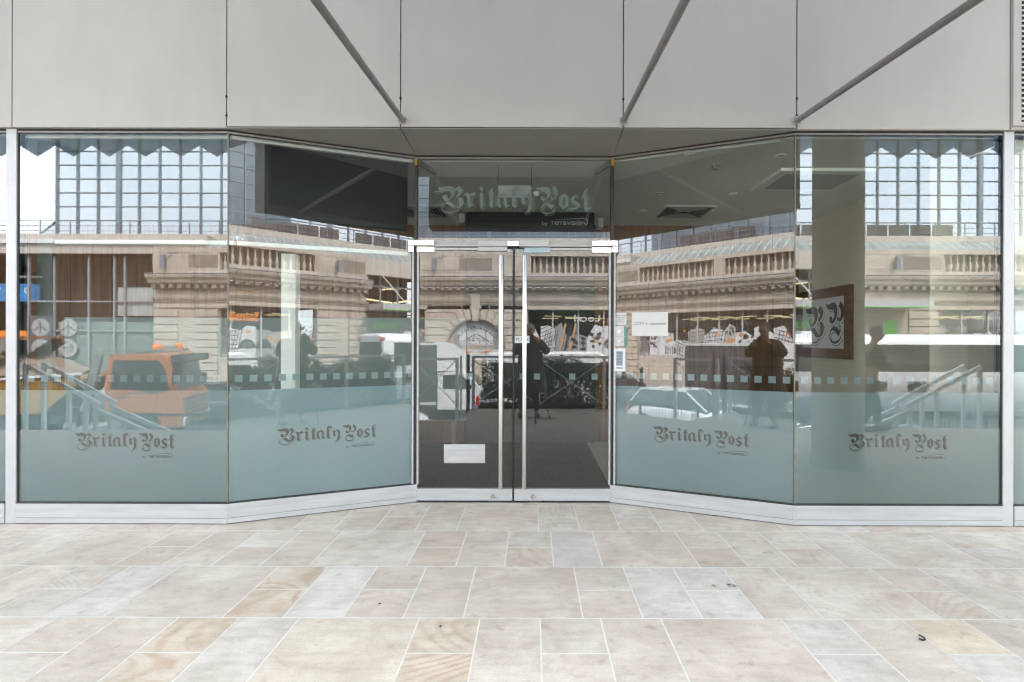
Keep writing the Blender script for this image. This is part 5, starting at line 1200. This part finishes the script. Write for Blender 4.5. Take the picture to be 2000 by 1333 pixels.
mb.box(-1.42, -1.22, -.048, -.025, 1.48, 1.53, M['plastic']); mb.box(-1.7, -.4, -.06, .0, .62, .72, M['plastic']); mb.build('door_trim', sk)
mb = MB(); mb.add([(-.10, -2.22, 2.62), (-.10, -.18, 2.62), (.085, -.15, 1.68), (.085, -2.25, 1.68)], [(0, 1, 2, 3)], M['vglass']); mb.build('windscreen', sk)
mb = MB(); mb.box(-.1, .22, -2.3, -.1, 2.52, 2.74, M['plastic']); put_text(mb, 'THOMPSONS', M['artwhite'], (.225, -1.2, 2.63), (0, 1, 0), (0, 0, 1), width=1.5, height=.14); mb.build('sun_visor', sk, recalc=False)
mb = MB(); mb.box(-.75, -.45, -2.0, -.35, 2.83, 2.86, M['exit']); mb.box(-.68, -.52, -1.7, -.65, 2.861, 3.0, M['exit']); mb.build('beacon_bar', sk)
for y in (-2.0, -.45): mb = MB(); mb.lathe([(.12, 2.86), (.14, 2.9), (.12, 3.02), (.06, 3.07)], (-.6, y, 0), M['orangeflat'], 14); mb.build('beacon', sk)
mb = MB(); 
for k in range(5): mb.bar((.26, -2.1, .75 + k * .16), (.26, -.3, .75 + k * .16), .03, .05, M['plastic'])
mb.build('grille', sk)
for y in (-2.2, -.2): mb = MB(); mb.box(.2, .28, y - .12, y + .12, .6, .85, M['lampglass']); mb.build('headlight', sk, bevel=.02)
mb = MB(); mb.box(-7.2, -2.0, -2.0, -.4, .75, 1.0, M['plastic']); mb.build('chassis', sk)
mb = MB(); mb.prism([(-6.5, 1.05), (-3.4, 1.05), (-2.35, 2.05), (-2.6, 2.15), (-4.6, 2.0), (-5.2, 2.35), (-7.0, 2.35)], (0, -2.2, 0), (1, 0, 0), (0, 0, 1), (0, 1, 0), 2.0, M['yellow']); o = mb.build('skip', sk, bevel=.02)
mb = MB(); mb.bar((-7.0, -.17, 2.4), (-5.2, -.17, 2.4), .07, .07, M['bar']); mb.bar((-5.2, -.17, 2.4), (-4.6, -.17, 2.05), .07, .07, M['bar']); mb.bar((-4.6, -.17, 2.05), (-2.4, -.17, 2.2), .07, .07, M['bar']); mb.build('skip_rim', o)
mb = MB(); mb.loft([[(x, y, 2.1 + .55 * max(0, 1 - ((x + 5) / 2.3) ** 2) * (0 if q in (0, 7) else 1) + rnd.uniform(0, .12)) for q, y in enumerate([-2.1 + .27 * k for k in range(8)])] for x in [-6.9 + .45 * k for k in range(10)]], M['rubble'], False, False); mb.build('rubble_load', o)
for y in (-2.3, -.1):
    mb = MB(); mb.bar((-6.6, y, 1.2), (-4.0, y, 3.2), .14, .30, M['grey']); mb.bar((-2.3, y, 1.1), (-1.95, y, 2.75), .12, .2, M['grey']); mb.bar((-1.95, y, 2.75), (-.4, y, 2.86), .1, .08, M['grey']); mb.build('lift_arm', sk)
mb = MB(); mb.bar((-6.4, -1.2, 3.22), (-3.95, -1.2, 3.24), 2.2, .07, M['orange']); mb.build('cross_bar', sk)
for x in (-.9, -5.6, -4.4):
    for y in (-2.1, -.3): wheel(sk, x, y, .48, .28, 0)

# bollards on the far pavement
for k, x in enumerate((-20.6, -18.9, -17.4)):
    mb = MB(); mb.lathe([(.17, 0), (.17, .1), (.12, .2), (.11, .95), (.15, 1.0), (.15, 1.08), (.05, 1.16)], (x, -21.8, ROAD + .13), M['plastic'], 14); tag(mb.build('bollard'), ('black bollard on the far pavement, the one nearest the stone pier', 'middle black bollard of the three on the far pavement', 'black bollard on the far pavement farthest from the stone pier')[k], 'bollard', 'bollards on the far pavement')
mb = MB(); mb.box(14.9, 15.0, YB + 1.9, YB + 2.0, ROAD + .13, 2.0, M['lightgrey']); mb.box(21.6 + .8, 22.9 + .4, YB + .9, YB + 1.0, .3, 2.6, M['green']); 
e = empty('banner_sign', 'upright bright green banner sign in front of the right stone pier', 'sign')
mb = MB(); mb.box(22.4, 23.2, YB + .9, YB + 1.0, .0, 2.75, M['green']); mb.build('panel', e)
mb = MB(); mb.box(22.3, 22.38, YB + .9, YB + 1.0, ROAD + .13, 2.8, M['lightgrey']); mb.build('post', e)

# ================================================================= PEOPLE
def skin_obj(name, parent, chains, material, sub=2, joint=None):
    """chains: dict vertex name -> (pos, radius); edges list. One continuous skinned surface."""
    V, E = chains; names = list(V)
    me = bpy.data.meshes.new(name); me.from_pydata([V[n][0] for n in names], [(names.index(a), names.index(b)) for a, b in E], [])
    o = bpy.data.objects.new(name, me); COL.objects.link(o)
    sk_ = o.modifiers.new('skin', 'SKIN'); sk_.use_smooth_shade = True
    for i, n in enumerate(names):
        r = V[n][1]; r = r if isinstance(r, tuple) else (r, r); me.skin_vertices[0].data[i].radius = r
    me.skin_vertices[0].data[0].use_root = True
    ss = o.modifiers.new('sub', 'SUBSURF'); ss.levels = sub; ss.render_levels = sub
    dg = bpy.context.evaluated_depsgraph_get(); dg.update(); m2 = bpy.data.meshes.new_from_object(o.evaluated_get(dg))
    bpy.data.objects.remove(o); m2.materials.clear(); m2.materials.append(material)
    for p in m2.polygons: p.use_smooth = True; p.material_index = 0
    o = bpy.data.objects.new(name, m2); COL.objects.link(o)
    if parent: o.parent = parent
    return o
def ellip(mb, c, rx, ry, rz, m, n=16, rot=None):
    vs = []; k = 10
    for j in range(k + 1):
        ph = math.pi * j / k
        for i in range(n):
            t = 2 * math.pi * i / n; v = Vector((rx * math.sin(ph) * math.cos(t), ry * math.sin(ph) * math.sin(t), rz * math.cos(ph)))
            if rot: v = rot @ v
            vs.append(Vector(c) + v)
    mb.add(vs, [(j * n + i, (j + 1) * n + i, (j + 1) * n + (i + 1) % n, j * n + (i + 1) % n) for j in range(k) for i in range(n)], m, True)
def person(label, loc, rz, H, pose, coat, coatlen=.62, coat_mat='coat'):
    """local: facing +Y, z up.  pose: dict with hands L/R, head offset, feet L/R"""
    e = empty('person', label, 'person', loc=(*loc, 0)); e.rotation_euler = (0, 0, rz)
    s = H / 1.8; lean = pose.get('lean', 0)
    hip = Vector((0, 0, .94)) * s; chest = Vector((0, lean * .6, 1.30)) * s; neck = Vector((0, lean, 1.50)) * s; head = Vector((0, lean + pose.get('headf', .03), 1.66)) * s
    V = {'pelvis': (hip, .13 * s), 'belly': (hip.lerp(chest, .5), .125 * s), 'chest': (chest, (.15 * s, .12 * s)), 'neck': (neck, .055 * s), 'skull': (head - Vector((0, 0, .03)), .075 * s), 'crown': (head + Vector((0, 0, .07)), .06 * s)}
    E = [('pelvis', 'belly'), ('belly', 'chest'), ('chest', 'neck'), ('neck', 'skull'), ('skull', 'crown')]
    arms = {}
    for side, sg in (('L', -1), ('R', 1)):
        sh = chest + Vector((sg * .19, 0, .11)) * s; el, ha = [Vector(p) * s for p in pose['arm' + side]]; ft = Vector(pose['foot' + side]) * s
        kn = (hip + ft) * .5 + Vector((sg * .02, .05, .02)) * s
        dirv = (ha - el).normalized()
        V['sh' + side] = (sh, .062 * s); V['el' + side] = (el, .045 * s); V['wr' + side] = (ha, .028 * s); V['palm' + side] = (ha + dirv * .06 * s, (.036 * s, .02 * s))
        E += [('chest', 'sh' + side), ('sh' + side, 'el' + side), ('el' + side, 'wr' + side), ('wr' + side, 'palm' + side)]
        lat = dirv.cross(Vector((0, 1, 0)) if abs(dirv.y) < .8 else Vector((0, 0, 1))).normalized()
        for f in range(4):
            b0 = ha + dirv * .09 * s + lat * (f - 1.5) * .019 * s; ln_ = (.030, .036, .034, .026)[f] * s; cu = Vector(pose.get('curl', (0, 0, -.02))) * s
            V['f%d%s' % (f, side)] = (b0, .0095 * s); V['g%d%s' % (f, side)] = (b0 + dirv * ln_ + cu * .5, .0085 * s); V['h%d%s' % (f, side)] = (b0 + dirv * ln_ * 1.5 + cu * 1.6, .007 * s)
            E += [('palm' + side, 'f%d%s' % (f, side)), ('f%d%s' % (f, side), 'g%d%s' % (f, side)), ('g%d%s' % (f, side), 'h%d%s' % (f, side))]
        V['t0' + side] = (ha + dirv * .04 * s - lat * .042 * s * 1, .011 * s); V['t1' + side] = (ha + dirv * .075 * s - lat * .055 * s + cu * .6, .009 * s); E += [('wr' + side, 't0' + side), ('t0' + side, 't1' + side)]
        V['th' + side] = (hip + Vector((sg * .095, 0, -.08)) * s, .095 * s); V['kn' + side] = (kn, .062 * s); V['an' + side] = (ft + Vector((0, 0, .09)) * s, .042 * s); V['toe' + side] = (ft + Vector((sg * .02, .13, .035)) * s, .035 * s)
        E += [('pelvis', 'th' + side), ('th' + side, 'kn' + side), ('kn' + side, 'an' + side), ('an' + side, 'toe' + side)]
        arms[side] = (sh, el, ha, ft, kn)
    skin_obj('body', e, (V, E), M['skin'])
    # face and hair
    mb = MB(); ellip(mb, head + Vector((0, .0, .0)), .078 * s, .098 * s, .118 * s, M['skin']); ellip(mb, head + Vector((0, .10 * s, -.012 * s)), .014 * s, .02 * s, .024 * s, M['skin'], 8)
    for sg in (-1, 1):
        ellip(mb, head + Vector((sg * .08 * s, 0, -.005)), .012 * s, .022 * s, .032 * s, M['skin'], 8); ellip(mb, head + Vector((sg * .03 * s, .088 * s, .012 * s)), .013 * s, .01 * s, .008 * s, M['dark'], 8)
    mb.box(-.025 * s, .025 * s, head.y + .086 * s, head.y + .097 * s, head.z - .056 * s, head.z - .05 * s, M['redlamp']); mb.build('face', e)
    mb = MB(); ellip(mb, head + Vector((0, -.022 * s, .03 * s)), .088 * s, .100 * s, .108 * s, M['hair']); mb.build('hair', e)
    # clothes
    for side in 'LR':
        sh, el, ha, ft, kn = arms[side]; sg = -1 if side == 'L' else 1
    V2 = {'p': (hip, .15 * s)}; E2 = []
    for side, sg in (('L', -1), ('R', 1)):
        sh, el, ha, ft, kn = arms[side]; V2['t' + side] = (hip + Vector((sg * .10, 0, -.1)) * s, .105 * s); V2['k' + side] = (kn, .078 * s); V2['a' + side] = (ft + Vector((0, 0, .12)) * s, .062 * s); E2 += [('p', 't' + side), ('t' + side, 'k' + side), ('k' + side, 'a' + side)]
    skin_obj('trousers', e, (V2, E2), M['trouser'])
    V3 = {'b': (hip + Vector((0, 0, .05)), .17 * s), 'c': (chest, (.185 * s, .15 * s)), 'n': (neck - Vector((0, 0, .05)), .085 * s)}; E3 = [('b', 'c'), ('c', 'n')]
    for side in 'LR':
        sh, el, ha, ft, kn = arms[side]; V3['s' + side] = (sh, (.10 if coat else .085) * s); V3['e' + side] = (el, (.085 if coat else .068) * s); V3['w' + side] = (ha.lerp(el, .08), .045 * s); E3 += [('c', 's' + side), ('s' + side, 'e' + side), ('e' + side, 'w' + side)]
    skin_obj('coat' if coat else 'jacket', e, (V3, E3), M[coat_mat])
    if coat:
        mb = MB(); rings = []
        for k, (z, a, b) in enumerate(((1.25, .235, .17), (1.08, .24, .19), (.9, .26, .205), (.7, .285, .22), (.50, .31, .235))):
            rings.append([((a + .018 * math.sin(i * 3 + k * .4) * (k / 4)) * s * math.cos(i * math.pi / 12), (b + .018 * math.cos(i * 4 + k) * (k / 4)) * s * math.sin(i * math.pi / 12) + lean * .4 * s * max(0, (z - .9)), z * s) for i in range(24)])
        mb.loft(rings, M[coat_mat]); mb.build('coat_skirt', e)
    for side, sg in (('L', -1), ('R', 1)):
        ft = arms[side][3]; mb = MB(); ellip(mb, ft + Vector((sg * .01, .06, .045)) * s, .05 * s, .145 * s, .048 * s, M['shoe']); mb.build('shoe', e)
    return e
ph = person('photographer in a long dark green coat bending to a tripod camera, grey brown hair', (-.04, -.42), 0, 1.86,
            dict(armL=((-.30, .10, 1.22), (-.10, .30, 1.42)), armR=((.33, .10, 1.24), (.13, .30, 1.46)), footL=(-.19, .0, 0), footR=(.13, .02, 0), lean=.05, headf=.07, curl=(0, 0, -.01)), True)
p2 = person('person in dark jacket and trousers standing at the right, seen from the side', (5.72, -.16), R(-75), 1.78,
            dict(armL=((-.24, .16, 1.12), (-.10, .34, 1.10)), armR=((.26, .16, 1.14), (.1, .36, 1.16)), footL=(-.1, -.12, 0), footR=(.1, .16, 0), lean=.06, headf=.06), False, coat_mat='jacket')
p3 = person('passer-by in brown clothes walking on the far pavement beside the bollards', (-20.9, -22.4), R(80), 1.72,
            dict(armL=((-.24, .05, 1.1), (-.2, .2, .95)), armR=((.26, -.08, 1.1), (.24, 0, .86)), footL=(-.1, -.2, 0), footR=(.1, .22, 0), lean=.03), False, coat_mat='jacket')
p3.location.z = ROAD + .13
# camera on tripod
tp = empty('tripod_camera', 'black camera on a three legged tripod held by the photographer', 'camera')
mb = MB(); mb.box(-.07, .07, -.12, -.055, CZ - .055, CZ + .04, M['plastic']); mb.box(-.03, .03, -.11, -.06, CZ + .04, CZ + .07, M['plastic']); mb.build('camera_body', tp, bevel=.008)
mb = MB(); mb.lathe([(.032, -.055), (.036, -.03), (.036, -.012), (.030, -.010)], (0, 0, CZ), M['plastic'], 24, 'Y'); mb.build('lens', tp)
mb = MB(); mb.tube((0, -.085, CZ - .06), (0, -.085, CZ - .16), .025, M['plastic'], 14); mb.tube((0, -.085, CZ - .16), (0, -.085, CZ - .55), .014, M['plastic'], 10); mb.build('tripod_head', tp)
for fx_, fy_ in ((.06, .43), (.34, -.25), (-.38, -.28)):
    t = Vector((0, -.085, CZ - .2)); f = Vector((fx_, fy_, .0)); m_ = t.lerp(f, .5)
    mb = MB(); mb.tube(t, m_, .014, M['plastic'], 10); mb.tube(m_, f, .010, M['plastic'], 10); mb.lathe([(.018, .0), (.018, .03)], f, M['tyre'], 10); mb.build('leg', tp)
